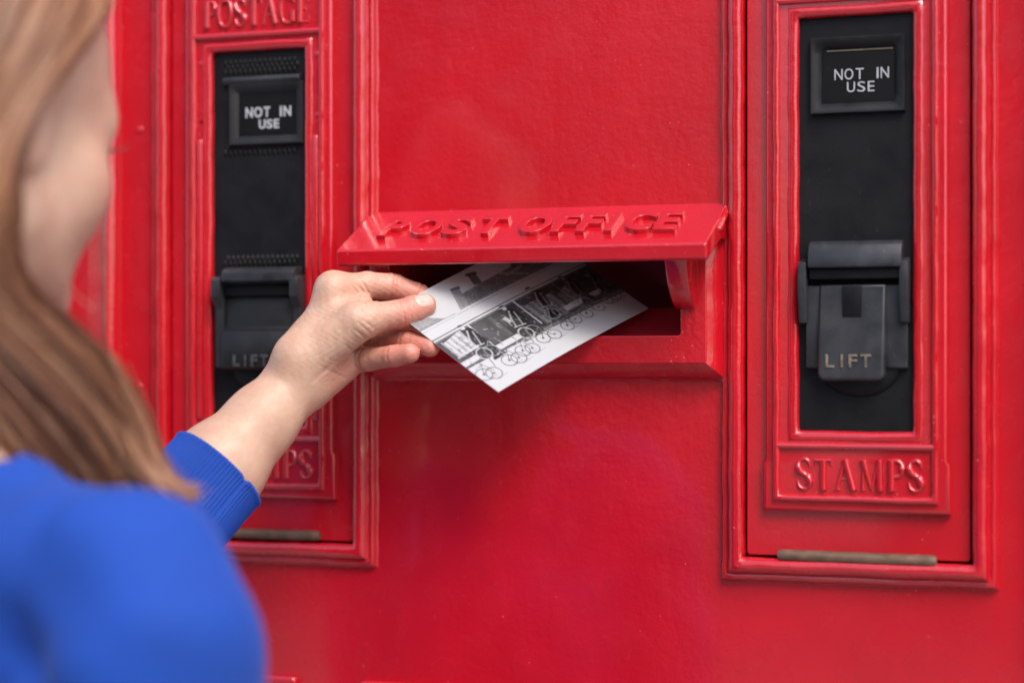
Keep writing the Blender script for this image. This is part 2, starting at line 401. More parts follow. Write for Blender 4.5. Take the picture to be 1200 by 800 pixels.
# corner mouldings: rounded beads down both edges
for s in (-1, 1):
    V, F = [], []; n = 220
    prof = [(.386, 0), (.3862, .008), (.3885, .0135), (.393, .0160), (.3975, .0140), (.400, .0095), (.402, .0085), (.43, .0085), (.462, .0085), (.470, .004), (.4705, -.004)]
    for i in range(n + 1):
        z = -1.118 + i * (1.736 / n)
        for (x, p) in prof:
            j = wob((x, 0, z), 70, 3 + s) * .0002
            V.append((s * (x + j), -(p + j), z))
    m = len(prof)
    for i in range(n):
        for q in range(m - 1): F.append((i * m + q, i * m + q + 1, (i + 1) * m + q + 1, (i + 1) * m + q))
    link('corner_moulding', mesh_from(V, F, 50), RED_CAST, box, (0, 0, ZC))
# lower notice plates
for x0, x1 in ((-.362, -.2181), (-.1594, .1594), (.2181, .362)):
    plate('notice_plate', [rrect(x0, x1, -.70, -.2617, .004)], .007, .008, RED_CAST, box, .003)
plug = plate_mesh([rrect(-.0035, .0035, -.0035, .0035, .0034)], .0012, .003, .001)
for x, z in ((-.3696, .2021), (-.3705, -.02)):
    link('plugged_hole', plug, RED, box, (x, 0, ZC + z))
# surround of each stamp machine door
MOULD = [(.0005, -.014), (.0005, .0080), (.0010, .0098), (.0024, .0115), (.0044, .0126), (.0066, .0130), (.0088, .0124), (.0108, .0108), (.0122, .0086), (.0128, .0066), (.0134, .0060), (.0142, .0064), (.0156, .0068), (.0170, .0062), (.0180, .0044), (.0184, .0020), (.0190, .0008), (.0205, -.0006)]
for s in (-1, 1):
    cx = s * DC
    moulding('door_surround', cx - DH - .0012, cx + DH + .0012, DOORZ[0] - .0012, DOORZ[1] + .0012, MOULD, RED_CAST, box, seed=s + 5, jit=.00042)

# ---- posting slot: raised surround, chute, hood with brackets
sur = plate('slot_surround', [rrect(-.1385, .1385, -.0005, .108, .001), rrect(SLOT[0], SLOT[1], SLOT[2], SLOT[3], .002)], .020, .030, RED_CAST, box, .0012)
moulding('surround_bevel', -.1380, .1380, .0, .107, [(-.001, .0185), (0, .0192), (.0015, .0180), (.010, .0072), (.0115, .0040), (.0125, .0012), (.0138, .0004), (.0142, -.001)], RED_CAST, sur, seed=9, jit=.00045)
def chute():
    y1 = .13; x0, x1, z0, z1 = SLOT[0] - .001, SLOT[1] + .001, SLOT[2] - .001, .122
    V = [(x0, .0115, z0), (x1, .0115, z0), (x1, .030, z0 + .0235), (x0, .030, z0 + .0235), (x1, y1, z0 - .03), (x0, y1, z0 - .03), (x1, y1, z1), (x0, y1, z1), (x0, .0115, SLOT[3] + .001), (x1, .0115, SLOT[3] + .001), (x0, .02, z1), (x1, .02, z1)]
    F = [(0, 1, 2, 3), (3, 2, 4, 5), (5, 4, 6, 7), (7, 6, 11, 10), (10, 11, 9, 8), (0, 3, 5, 7, 10, 8), (1, 9, 11, 6, 4, 2)]
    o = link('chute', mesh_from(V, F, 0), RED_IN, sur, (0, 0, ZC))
chute()
HOODP = [(.0, .1255), (-.0695, .0908), (-.0712, .0895), (-.0700, .0780), (-.0660, .0772), (-.030, .0930), (-.0205, .0955), (0, .0955)]
hood_me = extrude_x(HOODP, -.1512, .1512, .0016, 3)
hood = link('slot_hood', hood_me, RED_CAST, box, (0, 0, ZC)); weighted(hood)
tag(hood, 'sloping red hood over the slot with raised lettering')
HX = [-.1132, -.0859, -.0596, -.0314, .006, .031, .0515, .0691, .091, .1134]; HWD = [.0200, .0248, .0205, .0215, .0255, .0175, .0170, .0062, .0230, .0175]
sl = Vector((0, .0695, .0347)).normalized(); ang = math.atan2(.0695, .0347)
for ch, x, wd in zip('POSTOFFICE', HX, HWD):
    me = text_mesh(ch, .0365, wd, .035, .0036, .0004)
    o = link('letter', me, RED_CAST, hood)
    base = Vector((0, -.0695, .0908)) + sl * .0178
    o.location = (x, base.y, base.z); o.rotation_euler = (-ang, 0, 0)
for s in (-1, 1):
    x0 = .1135 if s > 0 else -.1310
    V = [(-.0201, .096), (-.052, .0845), (-.053, .079), (-.0500, .070), (-.0440, .060), (-.0360, .051), (-.0290, .0455), (-.0225, .0425), (-.0201, .0425)]
    link('hood_bracket', extrude_x(V, x0, x0 + .0175, .0022), RED_CAST, hood)
# weld lumps where the hood meets the surround and the door moulding
for s in (-1, 1):
    V, Q = nets(lambda p: cone(p, (s * .1505, -.002, .121), (s * .1510, -.030, .103), .0030, .0026), (s * .15 - .02, -.05, .075), (s * .15 + .02, .012, .14), .0012)
    link('weld_bead', np_mesh(V, Q), RED_CAST, hood)

# ---- stamp machine doors
def stamp_door(cx, right):
    d = plate('stamp_machine_door', [rrect(cx - DH, cx + DH, DOORZ[0], DOORZ[1], .003), rrect(cx - .0455, cx + .0455, -.0535, .2660, .003)], .0035, .016, RED, box, .0012)
    tag(d, 'red door of the stamp machine ' + ('right of the slot, sign reading LIFT in worn brass' if right else 'left of the slot behind the reaching arm'))
    L = (0, 0, ZC)
    hole = rrect(cx - .0436, cx + .0436, -.0514, .2637, .0035)
    z0, z1 = -.0735, .345
    # stepped casting: outer step with foot block, inner step with bead rim
    out = [(cx - .0712, -.1128), (cx + .0712, -.1128), (cx + .0712, -.0755), (cx + .0690, -.0722), (cx + .0690, z1), (cx - .0690, z1), (cx - .0690, -.0722), (cx - .0712, -.0755)]
    plate('casting_plate', [out, hole], .0110, .010, RED_CAST, d, .0036)
    inner = [(cx - .0622, -.1045), (cx + .0622, -.1045), (cx + .0622, .338), (cx - .0622, .338)]
    bead = [(-.0052, .0100), (-.0050, .0118), (-.0040, .0138), (-.0024, .0146), (-.0006, .0142), (.0002, .0128), (.0008, .0100)]
    moulding('bead_rim', inner[0][0], inner[1][0], inner[0][1], inner[2][1], bead, RED_CAST, d, seed=cx * 31, jit=.00042)
    # lip round the opening
    lip = [(-.0004, .0050), (-.0002, .0098), (.0010, .0112), (.0028, .0122), (.0050, .0124), (.0068, .0118), (.0082, .0100)]
    moulding('opening_lip', cx - .0436, cx + .0436, -.0514, .2637, lip, RED_CAST, d, seed=cx * 17 + 2, jit=.00045)
    for zb in (-.0655, .2735):
        link('cross_bar', extrude_x([(-.0100, zb), (-.0138, zb + .0012), (-.0146, zb + .0030), (-.0138, zb + .0048), (-.0100, zb + .0060)], cx - .0600, cx + .0600, 0), RED_CAST, d, L)
    st = 'STAMPS'
    sx = [-.0402, -.0255, -.0085, .0110, .0292, .0438]; sw = [.0110, .0130, .0165, .0160, .0118, .0110]
    letters(st, [cx + v + .0015 for v in sx], sw, -.0958, .0238, .0104, RED_CAST, d, 'cast')
    px = [-.0447, -.0305, -.0165, -.0035, .0115, .0275, .0425]; pw = [.0105, .0142, .0108, .0130, .0150, .0140, .0105]
    letters('POSTAGE', [cx + v + .001 for v in px], pw, .2838, .0230, .0104, RED_CAST, d, 'cast')
    plate('notch_strip', [[(cx - .050, -.0625), (cx + .050, -.0625), (cx + .050, -.0585), (cx + .046, -.0562), (cx - .046, -.0562), (cx - .050, -.0585)]], .0115, .003, RED_CAST, d, .0008)
    # black mechanism
    plate('mechanism_plate', [rrect(cx - .0452, cx + .0452, -.0530, .2655, .003)], .0062, .006, BLACK, d, .0005)
    F0 = .0062
    if right:
        wf = [(-.0001, F0 + .0002), (.0, F0 + .0006), (.0062, F0 + .0052), (.0078, F0 + .0052), (.0082, F0 + .0042), (.0084, F0 - .001)]
        moulding('window_frame', cx - .0258, cx + .0292, .1978, .2392, wf, dark_metal('right_window_frame', .011, .45, spec=.3), d, jit=.0001)
        plate('window_card', [rrect(cx - .0256, cx + .0290, .1980, .2378, .0005)], F0 + .0006, .001, CARD_BLACK, d, .0002)
        plate('window_slit', [rrect(cx - .022, cx + .028, .2368, .2378, .0003)], F0 + .0012, .001, SLIT, d, .0002)
        letters('NOTIN', [cx + v for v in (-.0131, -.0052, .0030, .0165, .0219)], [.0062, .0066, .0060, .0014, .0062], .2152, .0083, F0 + .0007, PRINT, d, 'flat', .0002, .0, .0)
        letters('USE', [cx + v for v in (-.0036, .0042, .0116)], [.0060, .0058, .0050], .2056, .0078, F0 + .0007, PRINT, d, 'flat', .0002, .0, .0)
        # hinged flap
        link('flap_cover', extrude_x([(-F0, .0930), (-F0 - .0085, .0926), (-F0 - .0135, .0895), (-F0 - .0165, .0835), (-F0 - .0180, .0752), (-F0 - .0178, .0725), (-F0 - .0100, .0715), (-F0, .0720)], cx - .0335, cx + .0365, .0006), FLAP, d, L)
        link('flap_recess', extrude_x([(-F0, .0720), (-F0 - .0130, .0714), (-F0 - .0130, .0640), (-F0, .0625)], cx - .0330, cx + .0360, .0004), BLACK, d, L)
        for bx in (-.0415, .0348):
            link('hinge_bracket', extrude_x([(-F0, .080), (-F0 - .0150, .0765), (-F0 - .0165, .0560), (-F0 - .0110, .0310), (-F0, .0290)], cx + bx, cx + bx + .0062, .0006), FLAP, d, L)
        for wx in (-.0368, .0232):
            link('flap_wing', extrude_x([(-F0, .0600), (-F0 - .0080, .0590), (-F0 - .0070, -.0030), (-F0, -.0045)], cx + wx, cx + wx + (.0108 if wx < 0 else .0165), .0008), FLAP, d, L)
        def tongue():
            me = plate_mesh([[(cx - .0258, .0598), (cx - .0268, .004)] + [(cx - .0208 - .006 * math.cos(a), -.0072 - .006 * math.sin(a)) for a in np.linspace(0, 1.57, 7)] + [(cx + .0176 + .006 * math.sin(a), -.0072 - .006 * math.cos(a)) for a in np.linspace(0, 1.57, 7)] + [(cx + .0236, .004), (cx + .0242, .0598)]], F0 + .0100, .0100, .0026, 4)
            for v in me.vertices:
                k = min(1, max(0, (.060 - v.co.z) / .060)); f = min(1, max(0, (-v.co.y - F0) / .010))
                v.co.y -= .0048 * k * f
            me.update(); return me
        weighted(link('lift_flap', tongue(), FLAP, d, L))
        link('flap_window', box_mesh(cx - .0080, cx + .0062, -F0 - .0126, -F0 - .0100, .0352, .0585, .0004), BLACK, d, L)
        letters('LIFT', [cx + v for v in (-.0172, -.0082, .0002, .0098)], [.0068, .0017, .0066, .0078], -.0030, .0100, F0 + .0144, WORN, d, 'flat', .0007, -.005, .0003)
        V, Q = nets(lambda p: np.maximum(smax(ell(p, (cx + .003, -F0 + .001, -.002), (.031, .0085, .0235)), -(p[:, 1] + F0 + .009), .002), p[:, 2] - .004), (cx - .04, -F0 - .014, -.032), (cx + .045, -F0 + .012, .008), .0011)
        link('coin_cup', np_mesh(V, Q), BLACK, d, L)
    else:
        KN_ = dark_metal('knurled_black_metal', .010, .6, .4, spec=.2)
        def knurl(zb, rows, name='knurled_band'):
            V, F = [], []; n = 15; pw_ = .0690 / n
            for r_ in range(rows):
                for k in range(n):
                    x = cx - .0318 + (k + (r_ % 2) * .5) * pw_; z = zb + r_ * .0040; b0 = len(V)
                    V += [(x - pw_ * .46, -F0, z - .0014), (x + pw_ * .12, -F0, z - .0036), (x + pw_ * .46, -F0, z + .0014), (x - pw_ * .12, -F0, z + .0036), (x, -F0 - .0026, z)]
                    F += [(b0, b0 + 1, b0 + 4), (b0 + 1, b0 + 2, b0 + 4), (b0 + 2, b0 + 3, b0 + 4), (b0 + 3, b0, b0 + 4)]
            link(name, mesh_from(V, F, 0), KN_, d, L)
        knurl(.2462, 3); knurl(.1782, 2); knurl(.0846, 2)
        link('raised_lip', extrude_x([(-F0, .2425), (-F0 - .0050, .2412), (-F0 - .0058, .2385), (-F0 - .0040, .2355), (-F0, .2345)], cx - .0325, cx + .0385, .0006), FLAP, d, L)
        wf = [(-.0001, F0 - .002), (.0, F0 + .0004), (.0050, F0 + .0042), (.0070, F0 + .0044), (.0082, F0 + .0030), (.0086, F0 - .001)]
        moulding('window_frame', cx - .0195, cx + .0338, .1918, .2280, wf, dark_metal('left_window_frame', .012, .5), d, jit=.0001)
        plate('window_card', [rrect(cx - .0193, cx + .0336, .1920, .2278, .0008)], F0 + .0006, .001, CARD_BLACK, d, .0002)
        letters('NOTIN', [cx + v for v in (-.0096, -.0012, .0070, .0200, .0260)], [.0068, .0078, .0060, .0018, .0070], .2072, .0088, F0 + .0007, PRINT, d, 'flat', .0002, .03, .0)
        letters('USE', [cx + v for v in (.0026, .0094, .0159)], [.0062, .0056, .0050], .1975, .0078, F0 + .0007, PRINT, d, 'flat', .0002, .03, .0)
        link('flap_cover', extrude_x([(-F0, .0812), (-F0 - .0130, .0805), (-F0 - .0195, .0765), (-F0 - .0200, .0690), (-F0 - .0130, .0660), (-F0, .0650)], cx - .0262, cx + .0402, .0007), FLAP, d, L)
        link('flap_recess', extrude_x([(-F0, .0655), (-F0 - .0120, .0652), (-F0 - .0120, .0570), (-F0, .0565)], cx - .0282, cx + .0400, .0004), BLACK, d, L)
        for bx, wd in ((-.0360, .0078), (.0368, .0072)):
            link('hinge_bracket', extrude_x([(-F0, .0740), (-F0 - .0150, .0730), (-F0 - .0200, .0705), (-F0 - .0200, .0560), (-F0 - .0120, .0470), (-F0 - .0110, -.0030), (-F0, -.0045)], cx + bx, cx + bx + wd, .0006), FLAP, d, L)
        link('lift_flap', extrude_x([(-F0, .0580), (-F0 - .0080, .0575), (-F0 - .0095, .0300), (-F0 - .0135, .0270), (-F0 - .0172, .0200), (-F0 - .0180, .0080), (-F0 - .0175, -.0030), (-F0 - .0150, -.0050), (-F0, -.0055)], cx - .0279, cx + .0365, .0012), dark_metal('left_flap_metal', .010, .42), d, L)
        letters('LIFT', [cx + v for v in (-.0128, -.0045, .0038, .0130)], [.0062, .0017, .0062, .0070], -.0024, .0100, F0 + .0182, DULL, d, 'flat', .0005, .02, .0004)
        link('flap_catch', box_mesh(cx - .004, cx + .004, -F0 - .008, -F0, -.020, -.0056, .001), FLAP, d, L)
        V, Q = nets(lambda p: np.maximum(ell(p, (cx + .004, -F0 + .001, -.004), (.030, .010, .022)), p[:, 2] - .004), (cx - .04, -F0 - .014, -.032), (cx + .045, -F0 + .012, .008), .0013)
        link('coin_cup', np_mesh(V, Q), BLACK, d, L)
        # side beads and screw holes on the casting
        for bx in (-.0560, .0520):
            link('side_bead', extrude_x([(-.0100, -.048), (-.0132, -.0465), (-.0138, -.044), (-.0138, .187), (-.0132, .1895), (-.0100, .191)], cx + bx, cx + bx + .0050, .0014), RED_CAST, d, L)
        for hx, hz in ((-.0525, .2540), (.0552, .2568), (.0555, .2065)):
            link('screw_plug', plate_mesh([rrect(-.0026, .0026, -.0026, .0026, .0025)], .0012, .003, .001), RED_CAST, d, (cx + hx, -.0104, ZC + hz))
        link('screw_hole', plate_mesh([rrect(-.0015, .0015, -.0015, .0015, .0014)], .0006, .001, .0002), HOLE_SHADE, d, (cx - .0525, -.0104, ZC + .2050))  # flat near-black disc, its colour stands for the shade inside a hole
    # hinge pin along the bottom edge
    def pin(x0, x1, z, dz, r):
        V, F = [], []; n = 14; m = 40
        for i in range(m + 1):
            f = i / m; rr = r * (.72 if i in (0, m) else 1) * (1 - .05 * (i in (14, 15, 27)))
            for k in range(n):
                a = 2 * math.pi * k / n; V.append((x0 + (x1 - x0) * f, -.0075 + rr * math.cos(a), z + dz * f + rr * math.sin(a)))
        for i in range(m):
            for k in range(n): F.append((i * n + k, i * n + (k + 1) % n, (i + 1) * n + (k + 1) % n, (i + 1) * n + k))
        F.append(tuple(range(n))[::-1]); F.append(tuple(m * n + k for k in range(n)))
        return mesh_from(V, F, 50)
    if right: link('hinge_pin', pin(cx - .0595, cx + .0605, -.1468, -.0012, .0050), BRASS, d, L)
    else: link('hinge_pin', pin(cx - .070, cx + .0560, -.1435, .0003, .0044), BRASS, d, L)
stamp_door(DC, True); stamp_door(-DC, False)

# ================================================================ POSTCARD
def postcard():
    Lc, Sc = .1698, .1198
    NU, NV = 420, 296
    u = np.linspace(0, 1, NU); v = np.linspace(0, 1, NV)
    U, Vv = np.meshgrid(u, v, indexing='ij')             # v from the top of the picture down
    asp = Lc / Sc
    img = np.full((NU, NV), .62)
    r2 = np.random.default_rng(11)
    def vn(fx, fy):
        gx = r2.random((int(fx) + 3, int(fy) + 3)); X = U * fx; Y = Vv * fy; i = X.astype(int); j = Y.astype(int); a = X - i; b = Y - j
        a = a * a * (3 - 2 * a); b = b * b * (3 - 2 * b)
        return gx[i, j] * (1 - a) * (1 - b) + gx[i + 1, j] * a * (1 - b) + gx[i, j + 1] * (1 - a) * b + gx[i + 1, j + 1] * a * b
    px = 1.2 / NV
    def cov(d): return np.clip(.5 - d / px / 2.0, 0, 1)   # d in card heights
    def put(mask, val): 
        nonlocal img
        img = img * (1 - mask) + val * mask
    X = U * asp; Y = Vv
    def poly(pts):
        d = np.full(X.shape, -1e9); n = len(pts); area = 0
        for k in range(n):
            (x0, y0), (x1, y1) = pts[k], pts[(k + 1) % n]; area += x0 * y1 - x1 * y0
        s = 1 if area > 0 else -1
        for k in range(n):
            (x0, y0), (x1, y1) = pts[k], pts[(k + 1) % n]; l = math.hypot(x1 - x0, y1 - y0)
            d = np.maximum(d, s * ((X - x0) * (y1 - y0) - (Y - y0) * (x1 - x0)) / l)
        return cov(d)
    def seg(x0, y0, x1, y1, w_):
        dx, dy = x1 - x0, y1 - y0; t = np.clip(((X - x0) * dx + (Y - y0) * dy) / (dx * dx + dy * dy + 1e-9), 0, 1)
        return cov(np.hypot(X - x0 - t * dx, Y - y0 - t * dy) - w_)
    def disc(x, y, rx, ry=None): return cov((np.hypot((X - x) / rx, (Y - y) / (ry or rx)) - 1) * rx)
    def ring(x, y, r, w_, sq=1.0): return cov(np.abs(np.hypot(X - x, (Y - y) / sq) - r) - w_)
    A = asp
    # sky, building, canopy, dark bays, ground
    img = .60 + .06 * vn(3, 2) + .04 * X - .30 * np.clip(X - .8, 0, 1)
    put(poly([(0, .185), (.13, .205), (.235, .295), (0, .295)]), .20 + .10 * vn(90, 60))
    put(poly([(.36, .30), (.47, .165), (.80, .155), (1.5, .13), (1.5, .32), (.36, .32)]), .10 + .14 * vn(120, 60) * (.65 + .35 * np.sign(np.sin(Y * 330))))
    put(poly([(.92, .18), (1.05, .03), (1.5, -.02), (1.5, .25)]), .05 + .08 * vn(90, 60))
    put(poly([(.43, .10), (.50, .11), (.475, .175), (.425, .30), (.345, .30)]), .17 + .06 * vn(100, 80)); put(poly([(.435, .085), (.51, .098), (.505, .125), (.43, .112)]), .10)
    put(poly([(.63, .05), (.695, .068), (.665, .165), (.60, .155)]), .09 + .03 * vn(90, 90)); put(poly([(.625, .03), (.71, .052), (.70, .08), (.615, .058)]), .06)
    put(seg(.82, .15, 1.0, .27, .006), .40); put(seg(.86, .20, 1.02, .18, .010), .30)
    put(poly([(-.05, .278), (1.5, .292), (1.5, .392), (-.05, .385)]), .50 + .05 * vn(50, 8) + .055 * np.sign(np.sin(Y * 300)) * (X > .3) + .08 * (X < .3))
    put(seg(-.05, .270, .30, .285, .003), .10); put(seg(-.05, .300, 1.5, .312, .0022), .16)
    put(seg(-.05, .392, 1.5, .402, .005), .02); put(seg(-.05, .404, 1.5, .414, .004), .62); put(seg(-.05, .416, 1.5, .428, .005), .02)
    put(poly([(-.05, .422), (1.5, .432), (1.5, .80), (-.05, .72)]), .028 + .035 * vn(14, 8))
    put(poly([(.30, .44), (.47, .445), (.47, .66), (.30, .66)]), .045 + .05 * vn(24, 4))
    put(poly([(.045, .45), (.21, .42), (.20, .60), (.045, .605)]), .30 + .20 * vn(10, 6) + .10 * np.sign(np.sin(X * 150)))
    put(seg(.03, .61, .21, .605, .008), .62); put(seg(.035, .44, .038, .61, .004), .4)
    put(poly([(.72, .50), (.98, .50), (.98, .72), (.72, .72)]), .12 + .14 * vn(60, 10) * (.5 + .5 * np.sign(np.sin(X * 120))))
    put(poly([(1.0, .53), (1.12, .53), (1.12, .74), (1.0, .74)]), .06 + .08 * vn(60, 10))
    for xx in (.290, .702): put(seg(xx, .42, xx - .004, .69, .0055), .60)
    put(seg(1.06, .43, 1.06, .70, .0035), .22)
    # ground and the pale kerb boxes
    put(poly([(-.05, .725), (.5, .745), (1.5, .76), (1.5, 1.2), (-.05, 1.2)]), .52 + .06 * vn(8, 5) + .05 * vn(160, 110))
    for x0, x1, y0, y1 in ((-.05, .14, .655, .705), (.26, .49, .672, .722), (.93, 1.13, .655, .705), (1.17, 1.30, .655, .70)):
        put(poly([(x0, y0), (x1, y0), (x1, y1), (x0, y1)]), .46 + .08 * vn(60, 60)); put(poly([(x0, y1), (x1, y1), (x1, y1 + .02), (x0, y1 + .02)]), .08)
    put(poly([(.47, .735), (1.5, .74), (1.5, .768), (.47, .77)]), .10 + .12 * vn(80, 10))
    # riders
    for i, (hx, hy, fx, fy) in enumerate(((.242, .405, .205, .760), (.600, .428, .565, .748), (.884, .390, .790, .690), (1.161, .430, 1.10, .70), (1.333, .500, 1.28, .72))):
        mx, my = hx * .45 + fx * .55 + .035, hy * .45 + fy * .55; dim = (1, .9, .62, .45, .4)[i]
        put(seg(hx + .02, hy + .06, mx + .01, my, .030), .015); put(seg(mx, my, fx + .02, fy - .02, .020), .018); put(seg(mx + .01, my, fx + .075, fy - .015, .017), .018); put(seg(fx + .0, fy, fx + .09, fy - .005, .012), .02)
        put(disc(hx, hy + .012, .016, .018), .50 * dim); put(disc(hx - .004, hy - .010, .024, .012), .04); put(seg(hx - .028, hy - .004, hx + .016, hy + .0, .0035), .55 * dim)
        put(seg(hx + .005, hy + .05, hx - .035, hy + .115, .0055), .36 * dim); put(seg(hx - .035, hy + .115, hx - .062, hy + .19, .005), .36 * dim); put(seg(hx + .03, hy + .075, hx - .01, hy + .20, .005), .30 * dim)
        put(seg(hx - .075, hy + .19, hx + .01, hy + .205, .004), .42 * dim); put(poly([(hx - .085, hy + .08), (hx - .05, hy + .075), (hx - .045, hy + .135), (hx - .075, hy + .14)]) * (i in (1, 3)), .40 * dim)
        put(ring(hx - .055, hy + .275, .050, .0040, 1.1), .45 * dim); put(ring(hx + .002, hy + .285, .048, .0026, 1.1), .30 * dim)
        put(seg(hx - .03, hy + .20, fx - .05, fy + .055, .0035), .06 if i < 2 else .3)
    for i, (x, y) in enumerate(((.044, .826), (.104, .855), (.267, .828), (.332, .849), (.400, .816), (.468, .837), (.597, .807), (.686, .824), (.819, .813), (.913, .794), (1.021, .796), (1.141, .794), (1.247, .773), (1.329, .776))):
        r_ = .054 - .0011 * i
        put(ring(x, y, r_, .0036), .03); put(disc(x, y, .0095), .03)
        for k in range(5):
            a_ = k * .63 + i; put(seg(x - r_ * math.cos(a_), y - r_ * math.sin(a_), x + r_ * math.cos(a_), y + r_ * math.sin(a_), .0010) * .35, .25)
        put(seg(x - .01, y + r_ + .006, x + .075, y + r_ - .004, .0035) * .75, .16)
        if i % 2 == 0: put(seg(x, y, x + .055, y - .085, .0032), .07); put(seg(x + .055, y - .085, x + .075, y + .01, .0032), .07); put(seg(x - .01, y - .07, x + .05, y - .075, .0026), .08)
    for k in range(420):                                 # small bits of clutter along the platform
        x_ = r2.random() * A; y_ = .44 + .30 * r2.random() ** .8; a_ = r2.random() * 3.1; l_ = .006 + .022 * r2.random()
        put(seg(x_, y_, x_ + l_ * math.cos(a_), y_ + l_ * math.sin(a_), .0015 + .003 * r2.random()) * .6, (.02, .03, .10, .22, .38)[r2.integers(5)])
    img = img * (.86 + .28 * vn(130, 92)) * (.94 + .12 * vn(260, 180))
    img = np.clip(img, .010, .46)
    # sheet with real thickness and a slight bow
    t = .00035
    bow = .0022 * np.sin(U * math.pi) - .0012 * np.sin(Vv * math.pi)
    pos = np.stack([U * Lc, (1 - Vv) * Sc, bow], -1).reshape(-1, 3)
    ids = np.arange(NU * NV).reshape(NU, NV)
    Q = np.stack([ids[:-1, :-1], ids[:-1, 1:], ids[1:, 1:], ids[1:, :-1]], -1).reshape(-1, 4)
    pm = np_mesh(pos, Q)
    at = pm.color_attributes.new('print', 'FLOAT_COLOR', 'POINT')
    c = np.ones((NU * NV, 4), 'f'); c[:, :3] = img.reshape(-1, 1) * np.array([.985, .995, 1.02]); at.data.foreach_set('color', c.ravel())
    m, tt, b = new_mat('printed_photograph'); a = nd(tt, 'ShaderNodeVertexColor', layer_name='print'); tt.links.new(a.outputs['Color'], b.inputs['Base Color'])
    b.inputs['Roughness'].default_value = .38; b.inputs['IOR'].default_value = 1.48
    n2 = noise(tt, 900, 2); bump(tt, b, [(n2.outputs['Fac'], .04, .0003)])
    # backing card just behind the print
    nb = 24; ub = np.linspace(0, 1, nb); UU, VV = np.meshgrid(ub, ub, indexing='ij'); bw = .0022 * np.sin(UU * math.pi) - .0012 * np.sin(VV * math.pi) - .0001
    top = np.stack([UU * Lc, (1 - VV) * Sc, bw], -1).reshape(-1, 3); bot = top - np.array([0, 0, t])
    iid = np.arange(nb * nb).reshape(nb, nb); q1 = np.stack([iid[:-1, :-1], iid[:-1, 1:], iid[1:, 1:], iid[1:, :-1]], -1).reshape(-1, 4)
    rim = np.concatenate([iid[0, :], iid[1:, -1], iid[-1, -2::-1], iid[-2:0:-1, 0]]); r_ = np.roll(rim, -1)
    Qb = np.concatenate([q1, q1[:, ::-1] + nb * nb, np.stack([rim, rim + nb * nb, r_ + nb * nb, r_], 1)])
    mb = np_mesh(np.concatenate([top, bot]), Qb); soft(mb, 40)
    card = link('postcard', mb, plain('white_card_stock', (.74, .74, .72), .55, 0, 300, .05, .04))
    e1 = Vector((.4631, .79781, .38605)); e2 = Vector((-.81608, .21391, .5369)); e3 = Vector((.34577, -.56368, .75014))
    M = Matrix.Identity(4)
    for i, e in enumerate((e1, e2, e3)): M[0][i], M[1][i], M[2][i] = e
    M.translation = Vector((.0013, -.11194, -.02112 + ZC))
    card.matrix_world = M
    link('printed_picture', pm, m, card)
    tag(card, 'black and white picture postcard of cyclists pushed halfway into the slot', 'postcard')
postcard()

# ================================================================ PERSON
per = bpy.data.objects.new('person', None); col.objects.link(per); per.location = (-.235, -.475, 0)
tag(per, 'woman in a bright blue sweater with long light brown hair posting a card', 'person')
def pchild(name, me, mat, parent=per):
    o = link(name, me, mat); o.parent = parent
    if parent is per: o.matrix_parent_inverse = Matrix.Translation(-per.location)
    else: o.matrix_parent_inverse = parent.matrix_parent_inverse.copy(); o.matrix_parent_inverse = Matrix.Identity(4)
    return o
Z3 = np.array([0, 0, 1.])
ER = np.array([.9418, .33617, 0]); EF = np.array([-.33617, .9418, 0])
HF = np.array([-.10939, -.08819, .03062 + ZC]); UU_ = .0006657
def H(x, y, d): return HF + ER * x * UU_ + Z3 * y * UU_ + EF * d * .001
ELB = np.array([-.266, -.232, -.172 + ZC]); WR = H(-91, -66, 0)
def FA(t): return WR + (ELB - WR) * t           # along the forearm, wrist to elbow
FINGERS = {
 'thumb': [(H(-20, 4, -15), .0125), (H(2, 8, -13), .0112), (H(33, 13, -8), .0108), (H(46, 18, -4), .0103), (H(57.5, 22.5, -1), .0092)],
 'index': [(H(-49, 42, 9), .0118), (H(-12, 47, 18), .0104), (H(18, 45.5, 25), .0104), (H(48, 36, 27), .0089), (H(74, 21, 28), .0073)],
 'middle': [(H(-42, 20, 32), .0115), (H(15, 8, 44), .0104), (H(45, 2, 34), .0089), (H(68, -2, 24), .0078)],
 'ring': [(H(-35, -8, 42), .0112), (H(8, -17, 20), .0098), (H(38, -20, 0), .0086), (H(65, -27, -17), .0076)],
 'little': [(H(-32, -38, 28), .0105), (H(-9, -41, 4), .0090), (H(24, -37, -15), .0082), (H(42, -34, -23), .0077)],
}
PALM = [(ELB, FA(.42), .0385, .0338), (FA(.42), FA(.2), .0338, .0258), (FA(.2), WR, .0258, .0222), (WR, H(-73, -30, 6), .0225, .0232),
        (H(-77, -35, 5), H(-49, 40, 9), .0190, .0122), (H(-75, -40, 16), H(-43, 20, 30), .018, .0125), (H(-72, -45, 20), H(-37, -7, 40), .0165, .0125), (H(-66, -52, 16), H(-38, -36, 30), .0165, .0110),
        (H(-74, -64, 4), H(-40, -47, 12), .0180, .0135), (H(-84, -44, -8), H(-18, 2, -15), .0185, .0138), (H(-40, 8, 0), H(-16, 22, 6), .012, .0085)]
CREASE = [  # point on joint, axis along finger, half-width, depth
]
def add_crease(f, k, off=0, wd=.0009, dp=.0007):
    a, b, c = FINGERS[f][k - 1][0], FINGERS[f][k][0], FINGERS[f][min(k + 1, len(FINGERS[f]) - 1)][0]
    ax = (c - a) / np.linalg.norm(c - a); CREASE.append((b + ax * off, ax, wd, dp, FINGERS[f][k][1] * 1.35))
